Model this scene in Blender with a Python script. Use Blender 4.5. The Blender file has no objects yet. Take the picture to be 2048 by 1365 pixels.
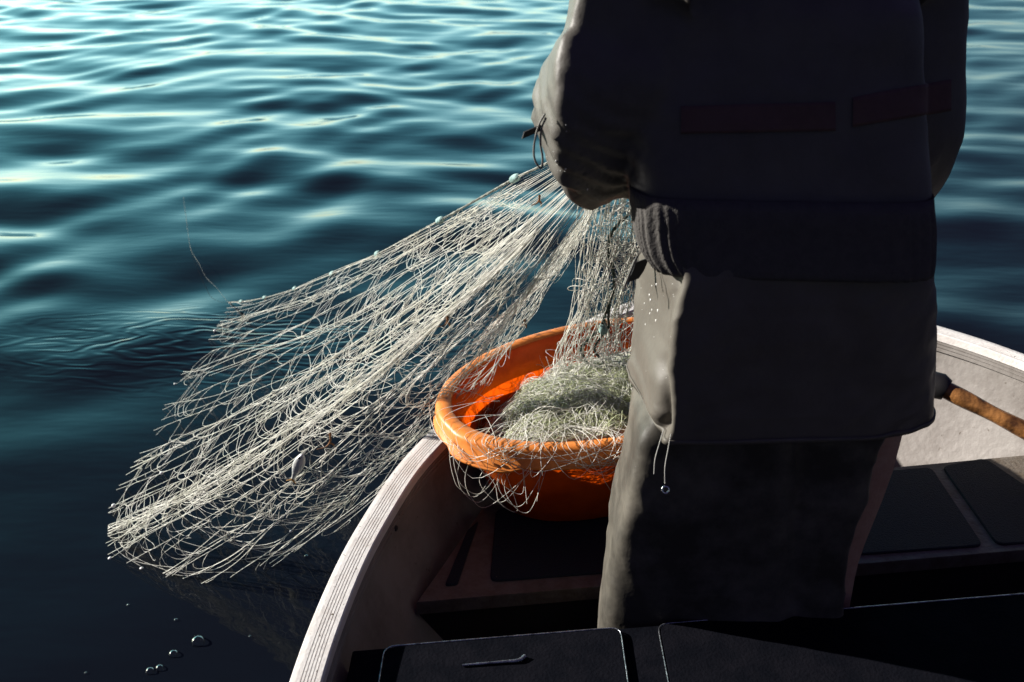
import bpy, bmesh, math, random
import numpy as np
from mathutils import Vector, noise

random.seed(7)
rng = np.random.default_rng(11)
scene = bpy.context.scene
COL = scene.collection
R = math.radians

# ------------------------------------------------------------------ camera
CAM_H, PITCH = 1.77, 26.0
cam_data = bpy.data.cameras.new('camera')
cam = bpy.data.objects.new('camera', cam_data)
COL.objects.link(cam)
cam.location = (0, 0, CAM_H)
cam.rotation_euler = (R(90 - PITCH), 0, 0)
cam_data.lens = 35
cam_data.sensor_width = 36
cam_data.clip_start = 0.05
cam_data.clip_end = 9000
cam_data.dof.use_dof = True
cam_data.dof.focus_distance = 2.2
cam_data.dof.aperture_fstop = 5.6
scene.camera = cam

# ------------------------------------------------------------------ light
SUN_EL, SUN_AZ = 23.0, 16.0          # azimuth counted from port (-X) towards the bow (+Y)
sdir = Vector((-math.cos(R(SUN_AZ)) * math.cos(R(SUN_EL)), math.sin(R(SUN_AZ)) * math.cos(R(SUN_EL)), math.sin(R(SUN_EL))))
sun_data = bpy.data.lights.new('sun', 'SUN')
sun_data.energy = 5.0
sun_data.angle = R(0.5)
sun_data.color = (1.0, 0.95, 0.89)
sun = bpy.data.objects.new('sun', sun_data)
COL.objects.link(sun)
sun.rotation_euler = sdir.to_track_quat('Z', 'Y').to_euler()

world = bpy.data.worlds.new('World')
scene.world = world
world.use_nodes = True
wn, wl = world.node_tree.nodes, world.node_tree.links
wn.clear()
w_out = wn.new('ShaderNodeOutputWorld')
w_bg = wn.new('ShaderNodeBackground')
w_bg.inputs['Strength'].default_value = 0.15
w_sky = wn.new('ShaderNodeTexSky')
w_sky.sky_type = 'NISHITA'
w_sky.sun_disc = False
w_sky.sun_elevation = R(SUN_EL)
w_sky.sun_rotation = R(-90 + SUN_AZ)
w_sky.altitude = 0
w_sky.air_density = 1.0
w_sky.dust_density = 1.2
# unseen sky shaped for its light: bright low ahead to port, dark elsewhere
w_tc = wn.new('ShaderNodeTexCoord')
w_sep = wn.new('ShaderNodeSeparateXYZ')
wl.new(w_tc.outputs['Generated'], w_sep.inputs[0])
w_el = wn.new('ShaderNodeValToRGB')
cr = w_el.color_ramp
cr.interpolation = 'B_SPLINE'
pts = [(0.0, (0.74, 0.93, 1.04)), (0.09, (0.66, 0.89, 0.86)), (0.20, (0.34, 0.69, 0.58)), (0.34, (0.120, 0.45, 0.385)), (0.50, (0.036, 0.18, 0.155)), (0.68, (0.008, 0.018, 0.023)), (1.0, (0.0045, 0.0044, 0.0072))]
cr.elements[0].position, cr.elements[0].color = pts[0][0], (*pts[0][1], 1)
cr.elements[1].position, cr.elements[1].color = pts[-1][0], (*pts[-1][1], 1)
for p_, c_ in pts[1:-1]:
    e_ = cr.elements.new(p_)
    e_.color = (*c_, 1)
wl.new(w_sep.outputs['Z'], w_el.inputs['Fac'])
w_dot = wn.new('ShaderNodeVectorMath')
w_dot.operation = 'DOT_PRODUCT'
w_dot.inputs[1].default_value = (-0.31, 0.951, 0)
wl.new(w_tc.outputs['Generated'], w_dot.inputs[0])
w_az = wn.new('ShaderNodeMapRange')
w_az.inputs['From Min'].default_value = 0.45
w_az.inputs['From Max'].default_value = 1.0
w_az.inputs['To Min'].default_value = 0.05
w_az.inputs['To Max'].default_value = 1.5
w_az.interpolation_type = 'SMOOTHSTEP'
wl.new(w_dot.outputs['Value'], w_az.inputs['Value'])
w_m1 = wn.new('ShaderNodeMix'); w_m1.data_type = 'RGBA'; w_m1.blend_type = 'MULTIPLY'; w_m1.inputs['Factor'].default_value = 1
wl.new(w_sky.outputs['Color'], w_m1.inputs['A'])
wl.new(w_el.outputs['Color'], w_m1.inputs['B'])
w_m2 = wn.new('ShaderNodeVectorMath'); w_m2.operation = 'SCALE'
wl.new(w_m1.outputs['Result'], w_m2.inputs[0])
wl.new(w_az.outputs['Result'], w_m2.inputs['Scale'])
w_m3 = wn.new('ShaderNodeVectorMath'); w_m3.operation = 'ADD'
w_m3.inputs[1].default_value = (0.125, 0.10, 0.31)      # constant blue fill added all round to lift the dark sides
wl.new(w_m2.outputs['Vector'], w_m3.inputs[0])
wl.new(w_m3.outputs['Vector'], w_bg.inputs['Color'])
wl.new(w_bg.outputs['Background'], w_out.inputs['Surface'])

vs = scene.view_settings
vs.view_transform = 'Standard'
vs.look = 'None'
vs.exposure = 1.0
vs.gamma = 1.0
scene.cycles.max_bounces = 8
scene.cycles.diffuse_bounces = 1
scene.cycles.transparent_max_bounces = 12
scene.cycles.caustics_reflective = False
scene.cycles.caustics_refractive = False

# ------------------------------------------------------------------ helpers
_P, _F = R(PITCH), 2048 * 35 / 36


def ray(px, py):
    u, v = (px - 1024) / _F, (682.5 - py) / _F
    return np.array([u, math.cos(_P) + v * math.sin(_P), -math.sin(_P) + v * math.cos(_P)])


def at_z(px, py, z):                 # point of the photograph on a level plane
    d = ray(px, py)
    return np.array([0, 0, CAM_H]) + d * ((z - CAM_H) / d[2])


def at_y(px, py, y):                 # point of the photograph at a distance ahead
    d = ray(px, py)
    return np.array([0, 0, CAM_H]) + d * (y / d[1])


def root_loc(o):
    v = Vector((0, 0, 0))
    while o is not None:
        v += o.location
        o = o.parent
    return np.array(v)


def obj(name, verts, faces, m, parent=None, loc=None, smooth=True):
    verts = np.asarray(verts, float)
    off = root_loc(parent) if parent is not None else np.zeros(3)
    if loc is not None:
        off = off + np.asarray(loc)
    me = bpy.data.meshes.new(name)
    v = verts - off
    if isinstance(faces, np.ndarray):
        n, k = faces.shape
        me.vertices.add(len(v)); me.vertices.foreach_set('co', v.astype(np.float32).ravel())
        me.loops.add(n * k); me.loops.foreach_set('vertex_index', faces.astype(np.int32).ravel())
        me.polygons.add(n)
        me.polygons.foreach_set('loop_start', np.arange(0, n * k, k, dtype=np.int32))
        me.polygons.foreach_set('loop_total', np.full(n, k, dtype=np.int32))
        me.update(calc_edges=True)
    else:
        me.from_pydata([tuple(p) for p in v], [], faces)
    me.validate()
    me.polygons.foreach_set('use_smooth', [smooth] * len(me.polygons))
    me.update()
    if m is not None:
        me.materials.append(m)
    o = bpy.data.objects.new(name, me)
    COL.objects.link(o)
    if parent is not None:
        o.parent = parent
    if loc is not None:
        o.location = loc
    return o


def thing(name, label, cat, loc, group=None):
    o = bpy.data.objects.new(name, None)
    o.empty_display_size = 0.1
    COL.objects.link(o)
    o.location = loc
    return tag(o, label, cat, group)


def tag(o, label, cat, group=None):
    o['label'] = label
    o['category'] = cat
    if group:
        o['group'] = group
    return o


def tubes(lines, radii, sides=4):
    V, Fc, n0 = [], [], 0
    ang = np.arange(sides) / sides * 2 * np.pi
    for L, r in zip(lines, radii):
        L = np.asarray(L, float)
        n = len(L)
        T = np.gradient(L, axis=0)
        T /= np.linalg.norm(T, axis=1)[:, None] + 1e-12
        up = np.array([0.31, 0.2, 0.93])
        A = np.cross(T, up)
        A /= np.linalg.norm(A, axis=1)[:, None] + 1e-9
        B = np.cross(T, A)
        rr = np.broadcast_to(np.asarray(r, float), (n,))[:, None, None]
        ring = L[:, None, :] + rr * (A[:, None, :] * np.cos(ang)[None, :, None] + B[:, None, :] * np.sin(ang)[None, :, None])
        V.append(ring.reshape(-1, 3))
        i = np.arange(n - 1)[:, None] * sides
        j = np.arange(sides)[None, :]
        j2 = (j + 1) % sides
        f = np.stack([i + j, i + j2, i + sides + j2, i + sides + j], -1).reshape(-1, 4) + n0
        Fc.append(f)
        n0 += n * sides
    return np.concatenate(V), np.concatenate(Fc)


def loft(rings, cap0=False, cap1=False, closed=True):
    n = len(rings[0])
    V = np.concatenate([np.asarray(r, float) for r in rings])
    Fc = []
    for a in range(len(rings) - 1):
        for b in range(n if closed else n - 1):
            c = (b + 1) % n
            Fc.append((a * n + b, a * n + c, (a + 1) * n + c, (a + 1) * n + b))
    if cap0:
        Fc.append(tuple(range(n - 1, -1, -1)))
    if cap1:
        k = (len(rings) - 1) * n
        Fc.append(tuple(range(k, k + n)))
    return V, Fc


def join(*ms):
    V, Fc, n = [], [], 0
    for v, f in ms:
        V.append(np.asarray(v, float))
        Fc += [tuple(int(i) + n for i in q) for q in f]
        n += len(v)
    return np.concatenate(V), Fc


def catmull(P, m=12):
    P = [np.asarray(p, float) for p in P]
    P = [2 * P[0] - P[1]] + P + [2 * P[-1] - P[-2]]
    out = []
    for i in range(1, len(P) - 2):
        for t in np.linspace(0, 1, m, endpoint=False):
            a, b, c, d = P[i - 1:i + 3]
            out.append(0.5 * (2 * b + (c - a) * t + (2 * a - 5 * b + 4 * c - d) * t * t + (3 * b - a - 3 * c + d) * t ** 3))
    out.append(P[-2])
    return np.array(out)


def bez(a, b, c, d, n=10):
    t = np.linspace(0, 1, n)[:, None]
    return (1 - t) ** 3 * a + 3 * (1 - t) ** 2 * t * b + 3 * (1 - t) * t * t * c + t ** 3 * d


def slab(poly, z0, z1, bevel=0.002):
    """A plate with a small bevelled top edge from a convex plan outline."""
    P = np.asarray(poly, float)
    c = P.mean(0)
    d = P - c
    ins = c + d * (1 - bevel / np.linalg.norm(d, axis=1))[:, None]
    rr = [np.c_[P, np.full(len(P), z0)], np.c_[P, np.full(len(P), z1 - bevel)], np.c_[ins, np.full(len(P), z1)]]
    return loft(rr, cap0=True, cap1=True)


def rounded(poly, r=0.015, n=5):
    P = [np.asarray(p, float) for p in poly]
    out = []
    for i in range(len(P)):
        a, b, c = P[i - 1], P[i], P[(i + 1) % len(P)]
        d1, d2 = (a - b) / np.linalg.norm(a - b), (c - b) / np.linalg.norm(c - b)
        s, e = b + d1 * r, b + d2 * r
        for t in np.linspace(0, 1, n):
            out.append((1 - t) ** 2 * s + 2 * t * (1 - t) * b + t * t * e)
    return np.array(out)


# ------------------------------------------------------------------ materials
def mat(name, color, rough=0.5, metal=0.0, spec=0.5, noise_scale=None, color2=None, bump=0.0, bump_scale=60, lo=0.4, hi=0.65, speck=None, speck_scale=90, speck_lo=0.66):
    m = bpy.data.materials.new(name)
    m.use_nodes = True
    nt = m.node_tree
    b = nt.nodes['Principled BSDF']
    b.inputs['Base Color'].default_value = (*color, 1)
    b.inputs['Roughness'].default_value = rough
    b.inputs['Metallic'].default_value = metal
    b.inputs['Specular IOR Level'].default_value = spec
    tc = nt.nodes.new('ShaderNodeTexCoord')
    src = None
    if color2 is not None:
        nz = nt.nodes.new('ShaderNodeTexNoise')
        nz.inputs['Scale'].default_value = noise_scale
        nz.inputs['Detail'].default_value = 6
        nz.inputs['Roughness'].default_value = 0.65
        nt.links.new(tc.outputs['Object'], nz.inputs['Vector'])
        rp = nt.nodes.new('ShaderNodeMapRange')
        rp.inputs['From Min'].default_value = lo
        rp.inputs['From Max'].default_value = hi
        nt.links.new(nz.outputs['Fac'], rp.inputs['Value'])
        mx = nt.nodes.new('ShaderNodeMix'); mx.data_type = 'RGBA'
        mx.inputs['A'].default_value = (*color, 1)
        mx.inputs['B'].default_value = (*color2, 1)
        nt.links.new(rp.outputs['Result'], mx.inputs['Factor'])
        src = mx.outputs['Result']
    if speck is not None:
        n2 = nt.nodes.new('ShaderNodeTexNoise')
        n2.inputs['Scale'].default_value = speck_scale
        n2.inputs['Detail'].default_value = 3
        nt.links.new(tc.outputs['Object'], n2.inputs['Vector'])
        r2 = nt.nodes.new('ShaderNodeMapRange')
        r2.inputs['From Min'].default_value = speck_lo
        r2.inputs['From Max'].default_value = speck_lo + 0.06
        nt.links.new(n2.outputs['Fac'], r2.inputs['Value'])
        m2 = nt.nodes.new('ShaderNodeMix'); m2.data_type = 'RGBA'
        if src is not None:
            nt.links.new(src, m2.inputs['A'])
        else:
            m2.inputs['A'].default_value = (*color, 1)
        m2.inputs['B'].default_value = (*speck, 1)
        nt.links.new(r2.outputs['Result'], m2.inputs['Factor'])
        src = m2.outputs['Result']
    if src is not None:
        nt.links.new(src, b.inputs['Base Color'])
    if bump:
        n3 = nt.nodes.new('ShaderNodeTexNoise')
        n3.inputs['Scale'].default_value = bump_scale
        n3.inputs['Detail'].default_value = 5
        nt.links.new(tc.outputs['Object'], n3.inputs['Vector'])
        bp = nt.nodes.new('ShaderNodeBump')
        bp.inputs['Strength'].default_value = bump
        bp.inputs['Distance'].default_value = 0.01
        nt.links.new(n3.outputs['Fac'], bp.inputs['Height'])
        nt.links.new(bp.outputs['Normal'], b.inputs['Normal'])
    return m


def thin_mat(name, color, tcolor, fac=0.4, rough=0.4, gloss=0.15, color2=None, scale=20, vary=None):
    """Thin plastic: light scatters off it and through it."""
    m = bpy.data.materials.new(name)
    m.use_nodes = True
    nt = m.node_tree
    b = nt.nodes['Principled BSDF']
    out = nt.nodes['Material Output']
    b.inputs['Base Color'].default_value = (*color, 1)
    b.inputs['Roughness'].default_value = rough
    b.inputs['Specular IOR Level'].default_value = gloss
    if color2 is not None:
        tc = nt.nodes.new('ShaderNodeTexCoord')
        nz = nt.nodes.new('ShaderNodeTexNoise')
        nz.inputs['Scale'].default_value = scale
        nz.inputs['Detail'].default_value = 8
        nz.inputs['Roughness'].default_value = 0.7
        nt.links.new(tc.outputs['Object'], nz.inputs['Vector'])
        rp = nt.nodes.new('ShaderNodeMapRange')
        rp.inputs['From Min'].default_value = 0.42
        rp.inputs['From Max'].default_value = 0.68
        nt.links.new(nz.outputs['Fac'], rp.inputs['Value'])
        mx = nt.nodes.new('ShaderNodeMix'); mx.data_type = 'RGBA'
        mx.inputs['A'].default_value = (*color, 1)
        mx.inputs['B'].default_value = (*color2, 1)
        nt.links.new(rp.outputs['Result'], mx.inputs['Factor'])
        nt.links.new(mx.outputs['Result'], b.inputs['Base Color'])
    t = nt.nodes.new('ShaderNodeBsdfTranslucent')
    t.inputs['Color'].default_value = (*tcolor, 1)
    mix = nt.nodes.new('ShaderNodeMixShader')
    mix.inputs['Fac'].default_value = fac
    nt.links.new(b.outputs['BSDF'], mix.inputs[1])
    nt.links.new(t.outputs['BSDF'], mix.inputs[2])
    nt.links.new(mix.outputs['Shader'], out.inputs['Surface'])
    return m


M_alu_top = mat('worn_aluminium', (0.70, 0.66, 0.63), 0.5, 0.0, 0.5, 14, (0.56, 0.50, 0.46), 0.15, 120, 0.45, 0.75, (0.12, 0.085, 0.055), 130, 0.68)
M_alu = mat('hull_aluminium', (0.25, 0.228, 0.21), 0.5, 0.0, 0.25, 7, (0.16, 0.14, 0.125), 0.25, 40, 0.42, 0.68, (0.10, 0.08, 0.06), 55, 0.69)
M_outer = mat('hull_outer_paint', (0.022, 0.023, 0.027), 0.5, 0.0, 0.4, 6, (0.015, 0.015, 0.017), 0.1)
M_floor = mat('dark_interior', (0.035, 0.034, 0.038), 0.6, 0.0, 0.1, 9, (0.04, 0.035, 0.03), 0.3, 80)  # dark tone, also set on the unseen aft sides against bounce
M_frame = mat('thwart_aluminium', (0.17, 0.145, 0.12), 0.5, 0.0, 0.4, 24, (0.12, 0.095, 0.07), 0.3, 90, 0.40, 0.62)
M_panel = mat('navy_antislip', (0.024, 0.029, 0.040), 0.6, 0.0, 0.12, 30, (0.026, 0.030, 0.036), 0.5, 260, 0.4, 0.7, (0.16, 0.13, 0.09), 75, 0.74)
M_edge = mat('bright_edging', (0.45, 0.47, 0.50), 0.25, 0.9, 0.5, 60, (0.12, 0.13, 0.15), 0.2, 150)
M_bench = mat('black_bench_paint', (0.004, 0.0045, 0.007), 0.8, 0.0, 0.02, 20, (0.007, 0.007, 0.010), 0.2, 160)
M_wood = mat('varnished_wood', (0.33, 0.145, 0.045), 0.3, 0.0, 0.5, 13, (0.06, 0.024, 0.009), 0.5, 28, 0.42, 0.66, (0.03, 0.014, 0.007), 34, 0.66)
M_rubber = mat('black_rubber', (0.016, 0.015, 0.016), 0.5, 0.0, 0.4)
M_tub = thin_mat('orange_plastic', (0.70, 0.125, 0.010), (1.0, 0.115, 0.003), 0.45, 0.35, 0.3, (0.48, 0.065, 0.006), 22)
M_rim = thin_mat('scuffed_orange_rim', (0.86, 0.28, 0.055), (0.9, 0.14, 0.004), 0.10, 0.4, 0.4, (0.70, 0.20, 0.035), 55)
M_thread = thin_mat('white_monofilament', (0.92, 0.90, 0.82), (0.92, 0.90, 0.80), 0.2, 0.3, 0.5, (0.82, 0.80, 0.67), 9)
M_thread_green = thin_mat('green_monofilament', (0.82, 0.86, 0.56), (0.82, 0.88, 0.5), 0.3, 0.3, 0.4, (0.66, 0.72, 0.42), 8)
M_core = thin_mat('packed_netting', (0.72, 0.77, 0.50), (0.6, 0.66, 0.36), 0.3, 0.6, 0.2, (0.34, 0.40, 0.22), 60)
M_rope = mat('dark_green_rope', (0.035, 0.05, 0.045), 0.8, 0.0, 0.2, 120, (0.12, 0.16, 0.13), 0.6, 300)
M_headline = mat('grey_headline_rope', (0.10, 0.11, 0.10), 0.8, 0.0, 0.2, 90, (0.34, 0.35, 0.30), 0.6, 300)
M_float = mat('pale_teal_float', (0.30, 0.45, 0.42), 0.6, 0.0, 0.3, 60, (0.18, 0.28, 0.27), 0.5, 120)
M_cloth = mat('olive_oilskin', (0.120, 0.109, 0.091), 0.52, 0.0, 0.22, 10, (0.098, 0.088, 0.073), 0.12, 45)
M_jacket = mat('dark_olive_jacket', (0.105, 0.097, 0.084), 0.5, 0.0, 0.3, 10, (0.085, 0.078, 0.067), 0.12, 60)
M_trouser = mat('mottled_olive_trousers', (0.115, 0.104, 0.085), 0.5, 0.0, 0.3, 7, (0.042, 0.038, 0.031), 0.12, 60, 0.36, 0.60)  # olive broken at random by darker mottling
M_knit = mat('waistband_knit', (0.088, 0.083, 0.077), 0.8, 0.0, 0.1, 60, (0.074, 0.069, 0.065), 0.3, 200)
M_band = mat('dull_red_band', (0.125, 0.078, 0.070), 0.6, 0.0, 0.1, 30, (0.105, 0.065, 0.060), 0.2)
M_skin = mat('skin', (0.50, 0.31, 0.22), 0.5, 0.0, 0.4, 30, (0.43, 0.24, 0.17), 0.15, 200)
M_hair = mat('dark_hair', (0.03, 0.022, 0.016), 0.6, 0.0, 0.3, 60, (0.05, 0.04, 0.03), 0.6, 120)
M_strap = mat('grey_strap', (0.20, 0.19, 0.17), 0.5, 0.0, 0.3, 40, (0.13, 0.12, 0.11), 0.2)
M_tab = mat('black_tab', (0.03, 0.03, 0.032), 0.7, 0.0, 0.2)
M_cord = mat('pale_cord', (0.5, 0.49, 0.45), 0.6)
M_metal = mat('polished_ring', (0.7, 0.7, 0.72), 0.15, 1.0)
M_fish = mat('silver_fish_skin', (0.62, 0.62, 0.58), 0.3, 0.15, 0.6, 70, (0.40, 0.44, 0.46), 0.2, 200)
M_fin = mat('amber_fin', (0.55, 0.28, 0.08), 0.5)
M_weed = mat('brown_seaweed', (0.24, 0.10, 0.03), 0.6, 0.0, 0.3, 60, (0.10, 0.05, 0.02), 0.3)


def water_mat():
    m = bpy.data.materials.new('sea_water')
    m.use_nodes = True
    nt = m.node_tree
    N, Lk = nt.nodes, nt.links
    b = N['Principled BSDF']
    b.inputs['Base Color'].default_value = (0.004, 0.0055, 0.0085, 1)
    b.inputs['Roughness'].default_value = 0.04
    b.inputs['IOR'].default_value = 1.333
    b.inputs['Specular IOR Level'].default_value = 0.5
    tc = N.new('ShaderNodeTexCoord')
    # fine wind ripples
    nz = N.new('ShaderNodeTexNoise')
    nz.inputs['Scale'].default_value = 3.2
    nz.inputs['Detail'].default_value = 3
    mp = N.new('ShaderNodeMapping')
    mp.inputs['Scale'].default_value = (0.55, 1.6, 1)
    mp.inputs['Rotation'].default_value = (0, 0, R(8))
    Lk.new(tc.outputs['Object'], mp.inputs['Vector'])
    Lk.new(mp.outputs['Vector'], nz.inputs['Vector'])
    # small ripples spreading from where the net meets the water
    cx, cy = at_z(470, 690, 0)[:2]
    sub = N.new('ShaderNodeVectorMath'); sub.operation = 'SUBTRACT'
    sub.inputs[1].default_value = (cx, cy, 0)
    Lk.new(tc.outputs['Object'], sub.inputs[0])
    mp2 = N.new('ShaderNodeMapping')
    mp2.inputs['Rotation'].default_value = (0, 0, R(-16))
    mp2.inputs['Scale'].default_value = (0.36, 1.0, 1)
    Lk.new(sub.outputs['Vector'], mp2.inputs['Vector'])
    ln = N.new('ShaderNodeVectorMath'); ln.operation = 'LENGTH'
    Lk.new(mp2.outputs['Vector'], ln.inputs[0])
    nz2 = N.new('ShaderNodeTexNoise'); nz2.inputs['Scale'].default_value = 5.0; nz2.inputs['Detail'].default_value = 3
    Lk.new(mp2.outputs['Vector'], nz2.inputs['Vector'])
    wv = N.new('ShaderNodeMath'); wv.operation = 'MULTIPLY_ADD'
    wv.inputs[1].default_value = 0.55
    Lk.new(nz2.outputs['Fac'], wv.inputs[0])
    Lk.new(ln.outputs['Value'], wv.inputs[2])
    fr = N.new('ShaderNodeMath'); fr.operation = 'MULTIPLY'; fr.inputs[1].default_value = 95.0
    Lk.new(wv.outputs[0], fr.inputs[0])
    sn = N.new('ShaderNodeMath'); sn.operation = 'SINE'
    Lk.new(fr.outputs[0], sn.inputs[0])
    fade = N.new('ShaderNodeMapRange'); fade.interpolation_type = 'SMOOTHSTEP'
    fade.inputs['From Min'].default_value = 0.10
    fade.inputs['From Max'].default_value = 0.52
    fade.inputs['To Min'].default_value = 1.0
    fade.inputs['To Max'].default_value = 0.0
    Lk.new(ln.outputs['Value'], fade.inputs['Value'])
    ml = N.new('ShaderNodeMath'); ml.operation = 'MULTIPLY'
    Lk.new(sn.outputs[0], ml.inputs[0]); Lk.new(fade.outputs['Result'], ml.inputs[1])
    b1 = N.new('ShaderNodeBump'); b1.inputs['Strength'].default_value = 0.07; b1.inputs['Distance'].default_value = 0.05
    Lk.new(nz.outputs['Fac'], b1.inputs['Height'])
    b2 = N.new('ShaderNodeBump'); b2.inputs['Strength'].default_value = 0.5; b2.inputs['Distance'].default_value = 0.0016
    Lk.new(ml.outputs[0], b2.inputs['Height'])
    Lk.new(b1.outputs['Normal'], b2.inputs['Normal'])
    Lk.new(b2.outputs['Normal'], b.inputs['Normal'])
    return m


M_water = water_mat()

# ------------------------------------------------------------------ water
def wave_height(x, y):
    g = np.random.default_rng(5)
    h = np.zeros_like(x)
    wx = x + 0.22 * np.sin(0.9 * y + 1.3) + 0.15 * np.sin(1.7 * x - 0.6 * y)
    wy = y + 0.20 * np.sin(0.8 * x + 0.4) + 0.10 * np.sin(1.9 * x + 0.7 * y + 2.0)
    for i in range(46):
        lam = 0.36 * (2.0 / 0.36) ** g.random()
        a = R(90) + g.normal(0, R(32)) + R(4)
        k = 2 * np.pi / lam
        s = 0.021 * (0.6 + 0.8 * g.random()) * min(1.0, (lam / 0.55)) * (1.0 if lam < 1.3 else 1.3 / lam)
        ph = g.random() * 6.283
        h += s / k * np.sin(k * (math.cos(a) * wx + math.sin(a) * wy) + ph)
    return h


def build_water():
    th = np.concatenate([np.linspace(-180, -48, 70, endpoint=False), np.linspace(-48, 48, 480, endpoint=False), np.linspace(48, 180, 70, endpoint=False)])
    rr = [0.35]
    while rr[-1] < 70:
        rr.append(rr[-1] * 1.0075)
    while rr[-1] < 6000:
        rr.append(rr[-1] * 1.12)
    rr = np.array(rr)
    t = np.radians(th)
    X = rr[:, None] * np.sin(t)[None]
    Y = rr[:, None] * np.cos(t)[None]
    amp = 0.82 * np.clip(1 - (rr - 40) / 30, 0, 1)[:, None] * np.ones_like(X)
    # calmer in the lee of the boat
    near = np.clip((np.hypot(X + 0.2, Y - 1.6) - 0.9) / 2.0, 0.25, 1)
    Z = wave_height(X, Y) * amp * near
    nr, nt_ = X.shape
    V = np.stack([X, Y, Z], -1).reshape(-1, 3)
    V = np.concatenate([V, [[0, 0, -0.0]]])
    i = np.arange(nr - 1)[:, None] * nt_
    j = np.arange(nt_)[None]
    j2 = (j + 1) % nt_
    Fc = np.stack([i + j, i + nt_ + j, i + nt_ + j2, i + j2], -1).reshape(-1, 4)
    o = obj('water', V, Fc[:, ::-1].copy(), M_water)
    o['kind'] = 'structure'


build_water()

# ------------------------------------------------------------------ boat
GZ = 0.5
port_px = [(576, 1365), (601, 1288), (639, 1197), (684, 1098), (730, 1023), (792, 928), (846, 874), (875, 845)]
gl = [(-0.42, -1.6), (-0.42, -0.6), (-0.41, 0.3), (-0.395, 0.9)]
gl += [tuple(at_z(*p, GZ)[:2]) for p in port_px]
gl += [(-0.02, 2.42), (0.14, 2.655), tuple(at_z(1224, 615, GZ)[:2]), tuple(at_z(1277, 596, GZ)[:2])]
gl += [(0.60, 3.03), (0.82, 3.065), (1.04, 2.94), tuple(at_z(1870, 649, GZ)[:2]), tuple(at_z(1956, 674, GZ)[:2]), tuple(at_z(2048, 707, GZ)[:2])]
gl += [(1.68, 2.2), (1.92, 1.75), (2.10, 1.2), (2.2, 0.4), (2.24, -0.6), (2.24, -1.6)]
G0 = catmull([np.array([a, b, 0]) for a, b in gl], 8)[:, :2]
# even spacing + light smoothing
seg = np.r_[0, np.cumsum(np.linalg.norm(np.diff(G0, axis=0), axis=1))]
sg = np.linspace(0, seg[-1], 260)
G0 = np.c_[np.interp(sg, seg, G0[:, 0]), np.interp(sg, seg, G0[:, 1])]
for _ in range(6):
    G0[1:-1] = 0.25 * G0[:-2] + 0.5 * G0[1:-1] + 0.25 * G0[2:]
Tn = np.gradient(G0, axis=0)
Tn /= np.linalg.norm(Tn, axis=1)[:, None]
Nn = np.c_[Tn[:, 1], -Tn[:, 0]]       # inward (to starboard of the port side)


def sweep(profile, closed=False):
    rings = []
    for d, z in profile:
        rings.append(np.c_[G0 + Nn * d, np.full(len(G0), z)])
    return loft(rings, closed=False)


boat = thing('fishing_boat', 'open aluminium fishing boat with pale grooved gunwale and dark interior', 'boat', (0.85, 0.9, 0.08))
prof = [(0.012, 0.462), (0.001, 0.466), (0.0, 0.494), (0.003, 0.499), (0.012, 0.5)]
for c in (0.0205, 0.0265, 0.0325, 0.0385, 0.0445):
    prof += [(c - 0.0009, 0.5), (c - 0.0002, 0.4982), (c + 0.0002, 0.4982), (c + 0.0009, 0.5)]
prof += [(0.054, 0.5), (0.0575, 0.4975), (0.0578, 0.477), (0.050, 0.4755)]
v, f = sweep(prof)
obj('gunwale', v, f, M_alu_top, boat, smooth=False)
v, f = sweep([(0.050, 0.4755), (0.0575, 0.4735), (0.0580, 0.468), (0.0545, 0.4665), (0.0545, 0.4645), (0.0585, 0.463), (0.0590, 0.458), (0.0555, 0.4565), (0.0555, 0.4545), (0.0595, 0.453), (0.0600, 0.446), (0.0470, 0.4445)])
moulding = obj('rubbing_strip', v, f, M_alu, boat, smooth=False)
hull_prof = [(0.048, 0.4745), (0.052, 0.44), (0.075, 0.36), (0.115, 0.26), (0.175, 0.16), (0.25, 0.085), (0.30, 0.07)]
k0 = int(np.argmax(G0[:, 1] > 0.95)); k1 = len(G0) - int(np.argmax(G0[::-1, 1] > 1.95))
for nm, a_, b_, m_ in (('inner_hull', k0, k1 + 1, M_alu), ('aft_bounce_absorber', 0, k0 + 1, M_floor), ('aft_bounce_absorber', k1, len(G0), M_floor)):  # unseen aft sides made dark to cut bounced light
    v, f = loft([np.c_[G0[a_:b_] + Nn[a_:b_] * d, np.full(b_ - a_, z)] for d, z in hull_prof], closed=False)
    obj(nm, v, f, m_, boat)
v, f = sweep([(0.012, 0.4625), (0.02, 0.40), (0.05, 0.20), (0.12, -0.02), (0.30, -0.18), (0.55, -0.22)])
obj('outer_hull', v, f, M_outer, boat)
ring = G0 + Nn * 0.262
cen = np.array([0.85, 0.6])
fv = np.c_[np.r_[ring, [cen]], np.full(len(ring) + 1, 0.08)]
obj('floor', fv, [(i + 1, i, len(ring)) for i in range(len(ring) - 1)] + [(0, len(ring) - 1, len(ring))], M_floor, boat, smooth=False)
# transom closing the stern, behind the camera
tv = np.array([[-0.42, -1.6, -0.2], [2.24, -1.6, -0.2], [2.24, -1.6, 0.5], [-0.42, -1.6, 0.5], [-0.42, -1.64, -0.2], [2.24, -1.64, -0.2], [2.24, -1.64, 0.5], [-0.42, -1.64, 0.5]])
obj('transom', tv, [(0, 1, 2, 3), (5, 4, 7, 6), (3, 2, 6, 7), (1, 0, 4, 5), (0, 3, 7, 4), (2, 1, 5, 6)], M_floor, boat, smooth=False)

# forward thwart with raised anti-slip panels
TZ = 0.30


def tz(px, py):
    return at_z(px, py, TZ)[:2]


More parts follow.
